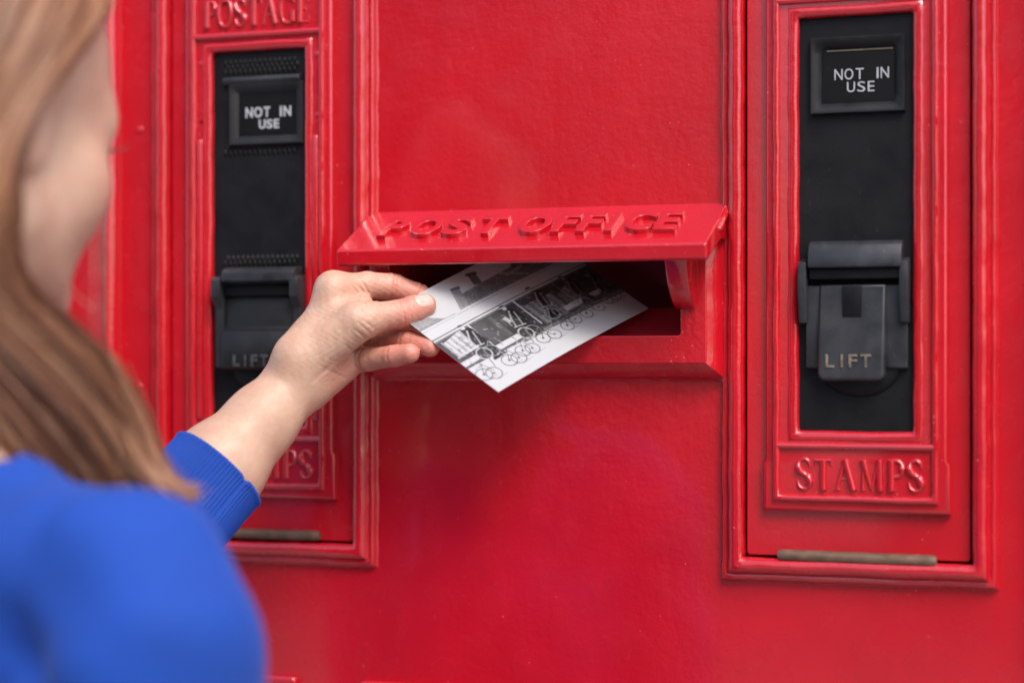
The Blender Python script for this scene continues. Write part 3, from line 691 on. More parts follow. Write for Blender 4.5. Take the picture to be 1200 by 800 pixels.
for f, k, off in (('index', 2, -.001), ('index', 2, .0018), ('index', 3, 0), ('ring', 1, -.001), ('ring', 1, .002), ('ring', 2, 0), ('little', 1, 0), ('little', 2, -.0005), ('thumb', 2, -.002), ('thumb', 2, .0005), ('thumb', 2, .003)):
    add_crease(f, k, off)
WR_LINES = [((H(-20, 24, -30)), H(-6, 5, -34), .0008, .0006), (H(-14, 30, -28), H(-4, 12, -32), .0007, .0005), (H(-24, 50, -8), H(-9, 30, -10), .0011, .0010), (H(-18, 54, -6), H(-6, 32, -8), .0010, .0009), (H(-30, 50, -8), H(-16, 28, -14), .0009, .0007),
            (H(-14, 6, -32), H(2, -6, -32), .0009, .0007), (H(-20, 4, -34), H(-2, -12, -32), .0008, .0006), (H(-24, -4, -36), H(-8, -18, -30), .0008, .0006), (H(-34, -22, -30), H(-22, -34, -24), .0008, .0006), (H(-66, -46, -30), H(-30, -66, -20), .0014, .0004), (H(-74, -70, -26), H(-40, -38, -26), .0016, .0005)]
def hand_sdf(p):
    p = p.astype('f8')
    d = cone(p, *PALM[0])
    for k, q in enumerate(PALM[1:]): d = smin(d, cone(p, *q), .012 if k < 3 else .011)
    res = d
    for nme, ch in FINGERS.items():
        f = None
        for (a, ra), (b, rb) in zip(ch[:-1], ch[1:]):
            c = cone(p, a, b, ra, rb); f = c if f is None else smin(f, c, .003)
        j = smin(d, f, .010 if nme == 'thumb' else .007)
        res = smin(res, j, .0012)
    # tendons and a vein running from the forearm over the wrist
    for a, b, w1, w2, hgt in ((FA(.30) - EF * .026 + Z3 * .008, H(-86, -30, -22), .004, .003, .0008), (FA(.34) - EF * .03 - Z3 * .006, H(-84, -62, -22), .004, .003, .0007), (H(-84, -12, -14), H(-54, 36, -8), .003, .0022, .0009), (H(-66, -20, -22), H(-30, 10, -26), .003, .0022, .0007)):
        res = res - hgt * np.exp(-np.maximum(cone(p, a, b, 0, 0), 0) ** 2 / (2 * w1 * w1) * .35)
    # fine skin furrows, strongest on the hand
    ax_ = (H(-40, 10, 0) - WR); hw = np.clip((p - WR) @ ax_ / (ax_ @ ax_) * 1.6 + .3, .12, 1)
    res = res + .00017 * hw * (np.sin(p @ (ER * 900) + 3 * np.sin(p[:, 2] * 310)) * np.sin(p[:, 2] * 840 + 2 * np.sin(p @ EF * 420)))
    # knuckle and wrist bone
    res = smin(res, np.linalg.norm(p - H(-53, 42, 6), axis=1) - .0080, .016)
    res = smin(res, np.linalg.norm(p - H(-92, -36, -12), axis=1) - .012, .016)
    for c, ax, wd, dp, rad in CREASE:
        q = p - c; s = q @ ax; r2 = np.maximum((q * q).sum(1) - s * s, 0)
        res = res + dp * np.exp(-(s / wd) ** 2) * (r2 < rad * rad)
    ps = np.stack([p @ ER, p[:, 2]], 1); pd = p @ EF
    for a, b, wd, dp in WR_LINES:
        a2 = np.array([a @ ER, a[2]]); b2 = np.array([b @ ER, b[2]]); ab = b2 - a2; q = ps - a2
        t = np.clip(q @ ab / (ab @ ab), 0, 1); l = np.linalg.norm(q - t[:, None] * ab, axis=1)
        res = res + dp * np.exp(-(l / wd) ** 2) * (4 * t * (1 - t)) * (pd < HF @ EF + .012)
    return res

# ---- head, neck, torso frames
HC = np.array([-.232, -.453, .148 + ZC])
def unit(v): v = np.array(v, float); return v / np.linalg.norm(v)
FW = unit((.18, .984, 0)); RT = unit((.984, -.18, 0))
tl = R(10); hF = FW * math.cos(tl) - Z3 * math.sin(tl); hU = Z3 * math.cos(tl) + FW * math.sin(tl)
AXH = np.stack([RT, hF, hU])
def hd(x, y, z): return HC + RT * x + hF * y + hU * z
NB = np.array([-.238, -.475, ZC - .017]); FB = unit((.17, .985, 0)); RB = unit((.985, -.17, 0)); AXB = np.stack([RB, FB, Z3])
def bd(x, y, z): return NB + RB * x + FB * y + Z3 * z
def head_sdf(p):
    p = p.astype('f8')
    d = ell(p, hd(0, -.015, .045), (.073, .092, .084), AXH)
    d = smin(d, ell(p, hd(0, .030, -.030), (.061, .064, .086), AXH), .03)
    for s in (-1, 1):
        d = smin(d, cone(p, hd(s * .046, .0, -.058), hd(s * .010, .076, -.097), .022, .015), .03)
        d = smin(d, np.linalg.norm(p - hd(s * .041, .054, -.026), axis=1) - .024, .035)
    d = smin(d, ell(p, hd(0, .022, .055), (.064, .071, .062), AXH), .03)
    d = smin(d, cone(p, hd(-.034, .075, .022), hd(.034, .075, .022), .013, .013), .03)
    d = smin(d, cone(p, hd(0, .086, .012), hd(0, .106, -.026), .007, .010), .012)
    d = smin(d, cone(p, hd(-.012, .092, -.030), hd(.012, .092, -.030), .006, .006), .008)
    for s in (-1, 1):
        d = smax(d, -(np.linalg.norm(p - hd(s * .031, .101, .002), axis=1) - .0145), .016)
    d = smin(d, ell(p, hd(0, .086, -.056), (.023, .010, .006), AXH), .005)
    d = smin(d, ell(p, hd(0, .085, -.067), (.019, .010, .007), AXH), .005)
    for s in (-1, 1):
        e = ell(p, hd(s * .070, -.012, -.004), (.008, .019, .031), AXH)
        e = smax(e, -ell(p, hd(s * .078, -.010, -.001), (.006, .011, .020), AXH), .005)
        d = smin(d, e, .006)
        for zz, yy in ((.0105, .080), (-.0085, .079)):   # eyelids
            d = smin(d, cone(p, hd(s * .020, yy, zz * .4), hd(s * .031, yy + .004, zz), .0035, .0038), .004)
            d = smin(d, cone(p, hd(s * .031, yy + .004, zz), hd(s * .043, yy - .006, zz * .4), .0038, .0034), .004)
    d = smin(d, cone(p, hd(0, -.030, -.050), bd(0, -.005, -.11), .050, .056), .03)
    return d
def torso_core(p, inf=0.0):
    d = cone(p, bd(-.155, 0, -.125), bd(.155, 0, -.125), .052 + inf, .052 + inf)
    for s in (-1, 1):
        d = smin(d, cone(p, bd(s * .02, -.012, -.075), bd(s * .13, -.004, -.108), .050 + inf, .046 + inf), .03)
    d = smin(d, ell(p, bd(0, .015, -.25), (.158 + inf, .108 + inf, .18), AXB), .05)
    for s in (-1, 1): d = smin(d, np.linalg.norm(p - bd(s * .072, .085, -.26), axis=1) - (.058 + inf), .04)
    d = smin(d, ell(p, bd(0, .008, -.43), (.132 + inf, .100 + inf, .17), AXB), .06)
    d = smin(d, ell(p, bd(0, -.005, -.57), (.170 + inf, .118 + inf, .15), AXB), .06)
    return d
LS, RS = bd(-.165, 0, -.125), bd(.180, -.004, -.132); RE, RW = bd(.215, -.03, -.42), bd(.215, .05, -.655)
def arm_l(p, inf): return smin(cone(p, LS, ELB, .050 + inf, .041 + inf), cone(p, ELB, FA(.64), .042 + inf, .036 + inf), .03)
def arm_r(p, inf): return smin(cone(p, RS, RE, .050 + inf, .039 + inf), cone(p, RE, RW, .039 + inf, .026 + inf), .03)
HIP = [bd(s * .09, 0, -.62) for s in (-1, 1)]; KN = [bd(s * .095, .015, -.96) for s in (-1, 1)]; AN = [bd(s * .095, -.02, -1.32) for s in (-1, 1)]
def legs(p, inf):
    d = None
    for a, b, c in zip(HIP, KN, AN):
        e = smin(cone(p, a, b, .083 + inf, .058 + inf), cone(p, b, c, .056 + inf, .036 + inf * 2), .04); d = e if d is None else np.minimum(d, e)
    return d
def body_sdf(p):
    p = p.astype('f8')
    d = torso_core(p, -.012); d = smin(d, arm_l(p, -.012), .02); d = smin(d, arm_r(p, -.010), .02); d = smin(d, legs(p, -.012), .03)
    d = smin(d, cone(p, hd(0, -.030, -.050), bd(0, -.005, -.11), .046, .052), .03)
    for a in AN: d = smin(d, cone(p, a, a + FB * .12 - Z3 * .045, .034, .025), .02)
    return d
def rhand_sdf(p):
    p = p.astype('f8'); dn = unit(RW - RE); side = np.cross(dn, RB); side = unit(side)
    d = cone(p, RW - dn * .05, RW + dn * .02, .026, .024)
    for k in range(4): d = smin(d, cone(p, RW + dn * .015 + side * (.012 - k * .008), RW + dn * .075 + side * (.030 - k * .020), .016, .011), .012)
    for k, l in enumerate((.066, .073, .067, .052)):
        a = RW + dn * .076 + side * (.030 - k * .020); b = a + dn * l * .55 - RB * .006; c = b + dn * l * .42 - RB * .016
        d = smin(d, smin(cone(p, a, b, .0102, .0088), cone(p, b, c, .0088, .0070), .003), .003)
    d = smin(d, smin(cone(p, RW + dn * .02 + side * .016, RW + dn * .05 + side * .046 - RB * .01, .015, .0115), cone(p, RW + dn * .05 + side * .046 - RB * .01, RW + dn * .085 + side * .050 - RB * .014, .0112, .0085), .006), .010)
    return d
def person_body():
    parts = []
    pts = np.array([q for ch in FINGERS.values() for q, _ in ch] + [ELB, WR]); lo, hi = pts.min(0) - .03, pts.max(0) + .03
    lo[2] = max(lo[2], ELB[2] + .01)
    V, Q = nets(hand_sdf, lo, hi, .0008); V = relax(V, Q, 1, .3); parts.append((V, Q, 'hand'))
    V, Q = nets(head_sdf, HC - np.array([.15, .15, .25]), HC + np.array([.15, .15, .15]), .0032); V = relax(V, Q, 1, .4); parts.append((V, Q, 'head'))
    V, Q = nets(body_sdf, bd(0, 0, 0) + np.array([-.36, -.22, -1.40]), bd(0, 0, 0) + np.array([.36, .36, .02]), .010); parts.append((V, Q, 'torso'))
    V, Q = nets(rhand_sdf, RW - np.array([.08, .08, .19]), RW + np.array([.08, .10, .06]), .003); V = relax(V, Q, 1, .35); parts.append((V, Q, 'hand2'))
    off = 0; VV, QQ, tint = [], [], []
    for V, Q, k in parts:
        t = np.zeros(len(V))
        if k == 'hand':
            for nme, ch in FINGERS.items():
                for (c, r), wgt in zip(ch, np.linspace(.15, 1, len(ch))): t += .8 * wgt * (.7 if nme == 'thumb' else 1.0) * np.exp(-(np.linalg.norm(V - c, axis=1) / .019) ** 2)
            t += .35 * np.exp(-(np.linalg.norm(V - H(-14, 34, -6), axis=1) / .012) ** 2) + .5 * np.exp(-(np.linalg.norm(V - H(-38, -58, -6), axis=1) / .02) ** 2)
            for c, ax, wd, dp, rad in CREASE:
                q = V - c; s = q @ ax; r2 = (q * q).sum(1) - s * s; t += .4 * np.exp(-(s / (wd * 1.2)) ** 2) * (r2 < rad * rad)
        elif k == 'head':
            for s in (-1, 1): t += .5 * np.exp(-(np.linalg.norm(V - hd(s * .045, .07, -.03), axis=1) / .03) ** 2)
            t += 1.3 * np.exp(-(np.linalg.norm((V - hd(0, .095, -.061)) @ AXH.T / np.array([.024, .02, .013]), axis=1)) ** 2)
        VV.append(V); QQ.append(Q + off); tint.append(t); off += len(V)
    me = np_mesh(np.concatenate(VV), np.concatenate(QQ)); t = np.clip(np.concatenate(tint), 0, 1)
    at = me.color_attributes.new('tint', 'FLOAT_COLOR', 'POINT'); c = np.ones((len(t), 4), 'f'); c[:, 0] = c[:, 1] = c[:, 2] = t; at.data.foreach_set('color', c.ravel())
    m, tt, b = new_mat('skin')
    a = nd(tt, 'ShaderNodeVertexColor', layer_name='tint'); n = noise(tt, 55, 4, .6); n2 = noise(tt, 900, 3, .6); n3 = noise(tt, 260, 3, .6)
    nm = noise(tt, 150, 5, .7); base0 = ramp(tt, n.outputs['Fac'], [(.3, (.49, .305, .21)), (.7, (.60, .405, .29))])
    mot = ramp(tt, nm.outputs['Fac'], [(.42, g(0)), (.66, g(.6))]); base = nd(tt, 'ShaderNodeMix', data_type='RGBA'); tt.links.new(mot.outputs['Color'], base.inputs[0]); tt.links.new(base0.outputs['Color'], base.inputs[6]); base.inputs[7].default_value = (.58, .31, .22, 1)
    cc = mix(tt, a.outputs['Color'], base.outputs[2], (.60, .235, .17, 1)); tt.links.new(cc, b.inputs['Base Color'])
    b.inputs['Roughness'].default_value = .48; b.inputs['Subsurface Weight'].default_value = .18; b.inputs['Subsurface Radius'].default_value = (1, .35, .2); b.inputs['Subsurface Scale'].default_value = .004
    bump(tt, b, [(n3.outputs['Fac'], .34, .001), (n2.outputs['Fac'], .30, .0006)])
    pchild('body', me, m)
person_body()
NAIL = plain('fingernail', (.62, .42, .35), .25, 0, 120, .05, .06)
def nail(c, along, nrm, ln, wd):
    along = unit(along); nrm = np.array(nrm, float); nrm = unit(nrm - along * (nrm @ along)); ac = np.cross(along, nrm)
    n = 14; V = []
    g_ = np.linspace(-1, 1, n); P = []
    for a in g_:
        for b in g_:
            # squircle outline, rounder at the free end
            x, y = a * math.sqrt(1 - b * b * .42), b * math.sqrt(1 - a * a * .35)
            P.append(c + along * x * ln / 2 + ac * y * wd / 2)
    P = np.array(P); hit = P + nrm * .02
    for _ in range(30): hit = hit - nrm * np.maximum(hand_sdf(hit), 0)[:, None] * .9
    e = np.maximum(np.abs(np.repeat(g_, n)), np.abs(np.tile(g_, n)))
    V = hit + nrm * (.00045 * (1 - e ** 6) - .0002)[:, None]
    ids = np.arange(n * n).reshape(n, n); Q = np.stack([ids[:-1, :-1], ids[:-1, 1:], ids[1:, 1:], ids[1:, :-1]], -1).reshape(-1, 4)
    pchild('fingernail', np_mesh(V, Q), NAIL)
def F_(f, k): return FINGERS[f][k][0]
nail(F_('thumb', 4) - (F_('thumb', 4) - F_('thumb', 3)) * .10, F_('thumb', 4) - F_('thumb', 3), -EF * .86 + Z3 * .50, .0165, .0135)
nail(F_('index', 4), F_('index', 4) - F_('index', 3), EF * .8 + Z3 * .6, .011, .0095)
nail(F_('middle', 3), F_('middle', 3) - F_('middle', 2), EF * .9 + ER * .5, .011, .0098)
nail(F_('ring', 3), F_('ring', 3) - F_('ring', 2), EF * .6 + ER * .8, .0105, .0092)
nail(F_('little', 3), F_('little', 3) - F_('little', 2), EF * .5 + ER * .8, .009, .008)

# ---- eyes and brows
EYE = plain('eye_white', (.75, .72, .70), .15, 0, 50, 0, .03); IRIS = plain('grey_blue_iris', (.06, .08, .10), .1, 0, 50, 0, .1)
def sphere(c, r, n=16):
    bm = bmesh.new(); bmesh.ops.create_uvsphere(bm, u_segments=n, v_segments=n // 2 + 2, radius=r); bmesh.ops.translate(bm, verts=bm.verts, vec=Vector(c)); me = bpy.data.meshes.new('m'); bm.to_mesh(me); bm.free(); me.shade_smooth(); return me
for s in (-1, 1):
    e = pchild('eye', sphere(hd(s * .031, .0745, .001), .0120), EYE)
    i = pchild('iris', sphere(hd(s * .031, .0815, -.0005), .0056), IRIS, e)
HAIRM, ht, hb = new_mat('light_brown_hair')
hn = noise(ht, 30, 4, .6, stretch=(1, 1, .15)); hr = ramp(ht, hn.outputs['Fac'], [(.25, (.11, .040, .021)), (.5, (.23, .095, .048)), (.75, (.37, .185, .10))])
ht.links.new(hr.outputs['Color'], hb.inputs['Base Color']); hb.inputs['Roughness'].default_value = .42; hb.inputs['Specular IOR Level'].default_value = .6
HAIRS, st_, sb_ = new_mat('hair_strand_colours')
sa = nd(st_, 'ShaderNodeAttribute', attribute_name='shade'); sr = ramp(st_, sa.outputs['Fac'], [(.0, (.085, .029, .015)), (.4, (.235, .092, .045)), (.75, (.42, .195, .10)), (1, (.60, .36, .22))])
st_.links.new(sr.outputs['Color'], sb_.inputs['Base Color']); sb_.inputs['Roughness'].default_value = .38; sb_.inputs['Specular IOR Level'].default_value = .6
def strand_obj(name, curves, radii, mat, parent=per):
    hc = bpy.data.hair_curves.new(name); hc.add_curves([len(c) for c in curves])
    hc.points.foreach_set('position', np.concatenate(curves).astype('f').ravel()); hc.points.foreach_set('radius', np.concatenate(radii).astype('f'))
    hc.materials.append(mat); o = bpy.data.objects.new(name, hc); col.objects.link(o); o.parent = parent
    if parent is per: o.matrix_parent_inverse = Matrix.Translation(-per.location)
    return o
BROW = plain('dark_brown_lashes', (.05, .032, .022), .5)
for s in (-1, 1):
    cs, rs = [], []
    for k in range(60):
        f = k / 59; a = hd(s * (.012 + .038 * f), .094 - .022 * f * f, .022 + .007 * math.sin(f * 2.4)); d_ = (RT * s * .8 + Z3 * .45 + hF * .2) * .008
        a = a + Z3 * (random.random() - .5) * .006; c = np.stack([a, a + d_ * .5, a + d_]); cs.append(c); rs.append(np.array([.0003, .00025, .0001]))
    strand_obj('eyebrow', cs, rs, BROW)
    cs, rs = [], []
    for k in range(26):
        f = k / 25; a = hd(s * (.019 + .026 * f), .0865 - .010 * abs(f - .4), .006); d_ = (hF + RT * s * (f - .2) * 1.1 + Z3 * .25) * .013
        cs.append(np.stack([a, a + d_ * .5 - Z3 * .001, a + d_ + Z3 * .001])); rs.append(np.array([.0009, .0006, .0002]))
    strand_obj('eyelashes', cs, rs, BROW)

# ---- hair: lofted under-layer and strands, (right, up, into) of the viewer-facing frame at the head centre
def hf(r, z, f): return HC + ER * r + Z3 * z + EF * f
GU = [
 [(.062, .118, .042), (.086, .092, .016), (.085, .062, -.014), (.074, .030, -.048), (.061, .0, -.070), (.053, -.030, -.079), (.050, -.060, -.078), (.046, -.092, -.056), (.064, -.118, -.034), (.086, -.146, .000), (.102, -.178, .030), (.112, -.212, .046), (.128, -.232, .052), (.146, -.232, .055)],
 [(.040, .130, .030), (.062, .108, -.006), (.064, .074, -.042), (.052, .034, -.066), (.036, -.006, -.080), (.026, -.046, -.086), (.026, -.086, -.080), (.042, -.122, -.056), (.066, -.152, -.026), (.084, -.184, .006), (.094, -.218, .030), (.098, -.250, .045), (.098, -.280, .055), (.096, -.300, .06)],
 [(.014, .138, .014), (.030, .122, -.034), (.030, .084, -.070), (.020, .036, -.090), (.008, -.012, -.098), (.002, -.058, -.100), (.004, -.100, -.090), (.020, -.138, -.068), (.042, -.170, -.040), (.060, -.204, -.010), (.072, -.236, .020), (.078, -.266, .040), (.080, -.290, .055), (.078, -.310, .06)],
 [(-.012, .140, .006), (-.014, .124, -.048), (-.018, .082, -.084), (-.026, .030, -.100), (-.036, -.022, -.104), (-.038, -.070, -.104), (-.032, -.112, -.096), (-.016, -.150, -.078), (.008, -.182, -.056), (.032, -.214, -.028), (.050, -.246, .008), (.060, -.274, .034), (.062, -.296, .05), (.06, -.32, .06)],
 [(-.034, .134, .008), (-.056, .110, -.044), (-.068, .066, -.076), (-.076, .014, -.088), (-.082, -.038, -.092), (-.082, -.086, -.092), (-.074, -.128, -.086), (-.056, -.164, -.074), (-.028, -.194, -.058), (.002, -.222, -.034), (.026, -.250, .0), (.04, -.278, .03), (.044, -.30, .05), (.04, -.32, .06)],
 [(-.048, .122, .020), (-.082, .090, -.020), (-.100, .044, -.042), (-.108, -.008, -.052), (-.112, -.058, -.060), (-.108, -.106, -.066), (-.098, -.148, -.070), (-.082, -.186, -.064), (-.066, -.212, -.044), (-.040, -.238, -.02), (-.02, -.262, .005), (0, -.284, .03), (.01, -.30, .05), (.015, -.32, .06)],
 [(-.040, .122, .046), (-.080, .090, .034), (-.102, .040, .022), (-.112, -.012, .014), (-.114, -.062, .010), (-.112, -.112, .008), (-.108, -.156, .012), (-.102, -.196, .022), (-.094, -.232, .036), (-.088, -.262, .05), (-.084, -.285, .06), (-.08, -.305, .07), (-.078, -.32, .075), (-.076, -.335, .08)],
 [(-.008, .118, .072), (-.050, .094, .084), (-.078, .050, .080), (-.090, .002, .074), (-.094, -.048, .072), (-.094, -.098, .074), (-.092, -.146, .082), (-.088, -.190, .094), (-.082, -.228, .106), (-.078, -.26, .115), (-.075, -.285, .12), (-.072, -.305, .122), (-.07, -.32, .124), (-.07, -.335, .126)],
]
GA = np.array(GU)                                   # guides x points x 3
def hair_at(a, t):
    """a across guides 0..1, t along 0..1 (arrays)"""
    ng, npt = GA.shape[:2]; x = a * (ng - 1); i = np.clip(x.astype(int), 0, ng - 2); fx = (x - i)[:, None]
    y = t * (npt - 1); j = np.clip(y.astype(int), 0, npt - 2); fy = (y - j)[:, None]
    def cr(p0, p1, p2, p3, u): return .5 * (2 * p1 + (p2 - p0) * u + (2 * p0 - 5 * p1 + 4 * p2 - p3) * u * u + (3 * p1 - p0 - 3 * p2 + p3) * u ** 3)
    def row(ii):
        ii = np.clip(ii, 0, ng - 1)
        return cr(GA[ii, np.maximum(j - 1, 0)], GA[ii, j], GA[ii, j + 1], GA[ii, np.minimum(j + 2, npt - 1)], fy)
    q = cr(row(i - 1), row(i), row(i + 1), row(i + 2), fx)
    return q
def hair():
    na, ntt = 60, 60
    A_, T2 = np.meshgrid(np.linspace(0, 1, na), np.linspace(0, 1, ntt), indexing='ij')
    q = hair_at(A_.ravel(), T2.ravel()); q = q * np.array([.97, .99, .97]) + 0
    wave_ = .002 * np.sin(A_.ravel() * 95 + 2 * np.sin(T2.ravel() * 5)); q[:, 0] += wave_; q[:, 2] += wave_
    V = HC + q[:, :1] * ER + q[:, 1:2] * Z3 + q[:, 2:3] * EF
    ids = np.arange(na * ntt).reshape(na, ntt); Q = np.stack([ids[:-1, :-1], ids[:-1, 1:], ids[1:, 1:], ids[1:, :-1]], -1).reshape(-1, 4)
    me = np_mesh(V, Q); o = pchild('hair', me, HAIRM); sm = o.modifiers.new('thick', 'SOLIDIFY'); sm.thickness = .004; sm.offset = 0
    # crown between the parting ends
    cs, rs, shade = [], [], []; n = 15; tt = np.linspace(0, 1, n)
    csh = np.clip(rng.normal(.5, .30, 420), 0, 1)
    NCL = 420; ca = rng.random(NCL); cofs = rng.normal(0, 1, (NCL, 3)) * np.array([.004, .003, .004])
    for k in range(9000):
        c = rng.integers(NCL); a0 = np.clip(ca[c] + rng.normal(0, .006), 0, 1)
        t = tt * (.86 + .14 * rng.random()); aa = np.clip(a0 + rng.normal(0, .012) * tt ** 2, 0, 1)
        q = hair_at(np.full(n, 1.) * aa, t)
        spread = (.35 + .9 * tt)[:, None]
        q = q * 1.0 + cofs[c] * spread + rng.normal(0, .0022, 3) * spread + .0012 * np.sin(tt * (6 + 3 * rng.random()) + rng.random() * 6)[:, None] * rng.normal(0, 1, 3)
        q[:, :] *= (1.0 + .035 * rng.random() * np.exp(-((tt - .2) / .3) ** 2))[:, None]
        cs.append(HC + q[:, :1] * ER + q[:, 1:2] * Z3 + q[:, 2:3] * EF); rs.append(.00042 * (1 - .75 * tt ** 3)); shade.append(float(np.clip(csh[c] + rng.normal(0, .1), 0, 1)))
    for k in range(260):                                # loose flyaways
        a0 = rng.random(); tt2 = np.linspace(.15 * rng.random(), .6 + .4 * rng.random(), n); q = hair_at(np.full(n, a0), tt2)
        q = q * (1.02 + .05 * rng.random()) + rng.normal(0, 1, 3) * .010 * np.linspace(.2, 1, n)[:, None] ** 1.5 + .003 * np.sin(tt2 * 11 + rng.random() * 6)[:, None] * rng.normal(0, 1, 3)
        cs.append(HC + q[:, :1] * ER + q[:, 1:2] * Z3 + q[:, 2:3] * EF); rs.append(np.full(n, .00025)); shade.append(.6 + .4 * rng.random())
    flick = np.array([(.080, -.150, .0), (.095, -.180, .015), (.105, -.205, .020), (.118, -.222, .018), (.134, -.232, .012), (.150, -.228, .008), (.158, -.216, .006)])
    for k in range(320):
        q = np.array(catmull([tuple(v) for v in flick], 3))[:n]; tq = np.linspace(0, 1, len(q))
        q = q + rng.normal(0, 1, 3) * np.array([.006, .006, .005]) * (1.1 - .75 * tq)[:, None]; q = q[:int(len(q) * (.8 + .2 * rng.random()))]
        cs.append(HC + q[:, :1] * ER + q[:, 1:2] * Z3 + q[:, 2:3] * EF); rs.append(.00042 * (1 - .7 * tq[:len(q)] ** 3)); shade.append(.5 + .4 * rng.random())
    s = strand_obj('hair_strands', cs, rs, HAIRS, per)
    at = s.data.attributes.new('shade', 'FLOAT', 'CURVE'); at.data.foreach_set('value', np.array(shade, 'f'))
    return o
hair()

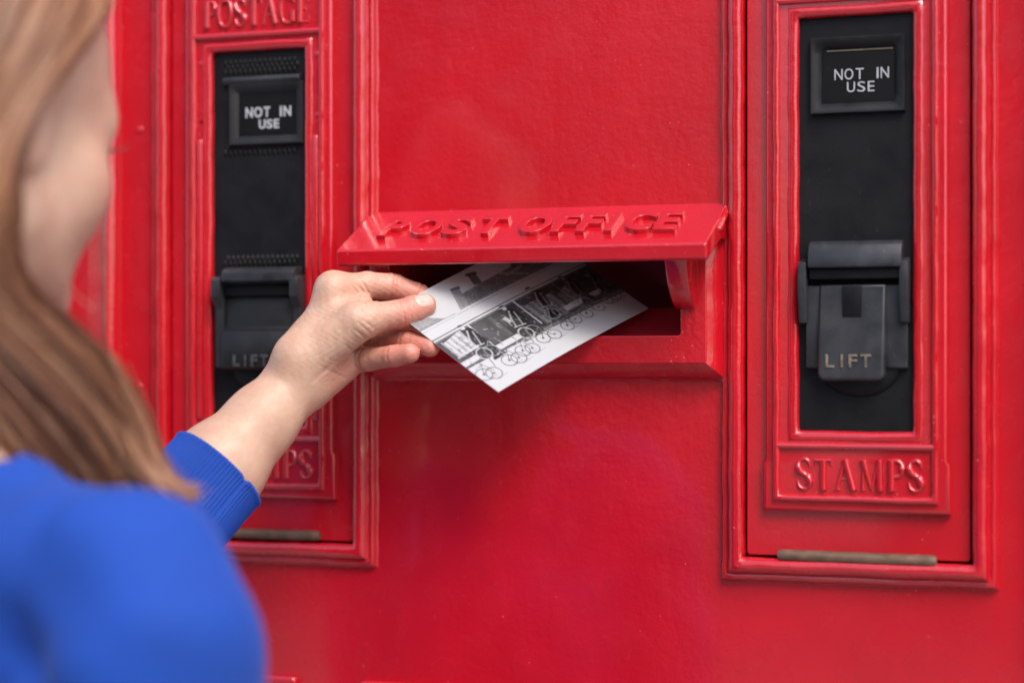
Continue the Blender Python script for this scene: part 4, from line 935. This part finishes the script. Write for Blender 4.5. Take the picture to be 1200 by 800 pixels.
# ---- sweater, trousers, shoes
def knit(name, base):
    m, t, b = new_mat(name)
    n = noise(t, 260, 3, .6); n1 = noise(t, 12, 3, .5)
    c = ramp(t, n1.outputs['Fac'], [(.3, tuple(x * .9 for x in base)), (.7, tuple(min(1, x * 1.1) for x in base))]); t.links.new(c.outputs['Color'], b.inputs['Base Color'])
    b.inputs['Roughness'].default_value = .85; b.inputs['Sheen Weight'].default_value = .12; b.inputs['Sheen Roughness'].default_value = .4; b.inputs['Sheen Tint'].default_value = (.55, .70, 1, 1)
    bump(t, b, [(n.outputs['Fac'], .35, .0012)])
    return m
BLUE = knit('royal_blue_knit', (.002, .050, .33))
CUFF0, CUFF1 = FA(.70), FA(.415)
def sweater():
    def fn(p):
        p = p.astype('f8')
        d = torso_core(p, .006); d = smin(d, arm_l(p, .004), .03)
        d = smin(d, cone(p, ELB, CUFF0 + (CUFF1 - CUFF0) * .1, .046, .0415), .02)
        d = smin(d, arm_r(p, .007), .03)
        # folds at shoulder and armpit
        q = (p - bd(.10, -.05, -.20)) @ AXB.T
        fold = np.sin(q[:, 2] * 95 + q[:, 0] * 60 + 2 * np.sin(q[:, 0] * 14)) * np.exp(-(np.linalg.norm(q, axis=1) / .13) ** 2)
        seam = np.abs((p - bd(.128, 0, -.10)) @ unit(RB - Z3 * .25)); d = d + .0045 * np.exp(-(seam / .0065) ** 2) * (p[:, 2] > ZC - .30)
        f2 = np.sin(q[:, 2] * 46 - q[:, 0] * 38 + 1.5 * np.sin(q[:, 1] * 20)) * np.exp(-(np.linalg.norm(q, axis=1) / .28) ** 2)
        d = d + .0080 * f2 + .0026 * fold + .0015 * np.sin(p[:, 2] * 70 + p[:, 0] * 25) * np.exp(-((p[:, 2] - (ZC - .45)) / .15) ** 2)
        d = smax(d, -(cone(p, bd(0, .012, -.098), bd(-.004, .0, .06), .062, .102)), .006)
        d = np.maximum(d, (ZC - .62) - p[:, 2])
        dn = unit(RW - RE); d = np.maximum(d, (p - (RW - dn * .01)) @ dn - .0 - 10 * ((p - RS) @ RB < -.02))
        return d
    V, Q = nets(fn, bd(0, 0, 0) + np.array([-.34, -.20, -.70]), bd(0, 0, 0) + np.array([.34, .30, .02]), .0062); V = relax(V, Q, 2, .4)
    o = pchild('sweater', np_mesh(V, Q), BLUE)
    # ribbed cuff on the raised sleeve
    ax = unit(CUFF1 - CUFF0); e1 = unit(np.cross(ax, Z3)); e2 = np.cross(ax, e1); Ln = np.linalg.norm(CUFF1 - CUFF0)
    NS = 78 * 8; rows = [(0, .0420), (.06, .0422)] + [(f, .0422 - .0014 * f + .0006 * math.sin(f * 6)) for f in np.linspace(.12, .93, 14)] + [(.965, .0412), (.985, .0406), (.992, .0394), (.985, .0370), (.9, .0362), (.6, .0365)]
    phis = np.linspace(0, 2 * np.pi, NS, endpoint=False); VV = []
    vc = -EF; phi0 = math.atan2(vc @ e2, vc @ e1) + SEAM
    for f, r in rows:
        c = CUFF0 + (CUFF1 - CUFF0) * f
        wob_ = .0004 * np.sin(phis * 3 + f * 5)
        dphi = (phis - phi0 + np.pi) % (2 * np.pi) - np.pi
        step = .0014 * ((np.tanh(dphi / .02) + .6) * np.exp(-np.abs(dphi) / .5)) + -.0012 * np.exp(-(dphi / .03) ** 2)
        rr = r + .00055 * np.cos(78 * phis) + wob_ + step
        ln = -.002 * np.exp(-(dphi / .06) ** 2) * f
        VV.append(c + (np.cos(phis) * rr)[:, None] * e1 + (np.sin(phis) * rr)[:, None] * e2 + ln[:, None] * ax)
    V = np.concatenate(VV); ids = np.arange(len(V)).reshape(len(rows), NS); nx = np.roll(ids, -1, 1)
    Q = np.stack([ids[:-1], nx[:-1], nx[1:], ids[1:]], -1).reshape(-1, 4)
    cf = link('cuff', np_mesh(V, Q), BLUE); cf.parent = o
    dn = unit(RW - RE)
    V, Q = nets(lambda p: smax(smax(cone(p.astype('f8'), RW - dn * .07, RW - dn * .005, .038, .034), -cone(p.astype('f8'), RW - dn * .1, RW + dn * .05, .0285, .0285), .002), (p - (RW - dn * .003)) @ dn, .003), RW - .1, RW + .1, .004)
    cf = link('cuff', np_mesh(V, Q), BLUE); cf.parent = o
SEAM = .62
sweater()
def trousers():
    def fn(p):
        p = p.astype('f8'); d = smin(legs(p, .008), ell(p, bd(0, -.005, -.59), (.176, .122, .13), AXB), .05)
        d = np.maximum(d, p[:, 2] - (ZC - .56)); return np.maximum(d, (ZC - 1.335) - p[:, 2])
    V, Q = nets(fn, bd(0, 0, 0) + np.array([-.3, -.25, -1.36]), bd(0, 0, 0) + np.array([.3, .25, -.5]), .009); V = relax(V, Q, 2, .4)
    pchild('trousers', np_mesh(V, Q), plain('dark_blue_denim', (.03, .045, .09), .85, 0, 400, .3, .25))
trousers()
SHOE = plain('black_leather_shoe', (.02, .02, .022), .4, 0, 60, .15, .3)
for a in AN:
    def fn(p, a=a):
        p = p.astype('f8'); g0 = np.array([a[0], a[1], 0])
        d = smin(cone(p, g0 - FB * .025 + Z3 * .045, g0 + FB * .06 + Z3 * .050, .042, .040), cone(p, g0 + FB * .06 + Z3 * .035, g0 + FB * .150 + Z3 * .026, .040, .028), .03)
        d = smin(d, cone(p, g0 + Z3 * .05, a + Z3 * .0, .043, .045), .02)
        return np.maximum(d, .002 - p[:, 2])
    V, Q = nets(fn, np.array([a[0] - .1, a[1] - .12, -.004]), np.array([a[0] + .14, a[1] + .24, .13]), .005); V = relax(V, Q, 1, .4)
    pchild('shoe', np_mesh(V, Q), SHOE)
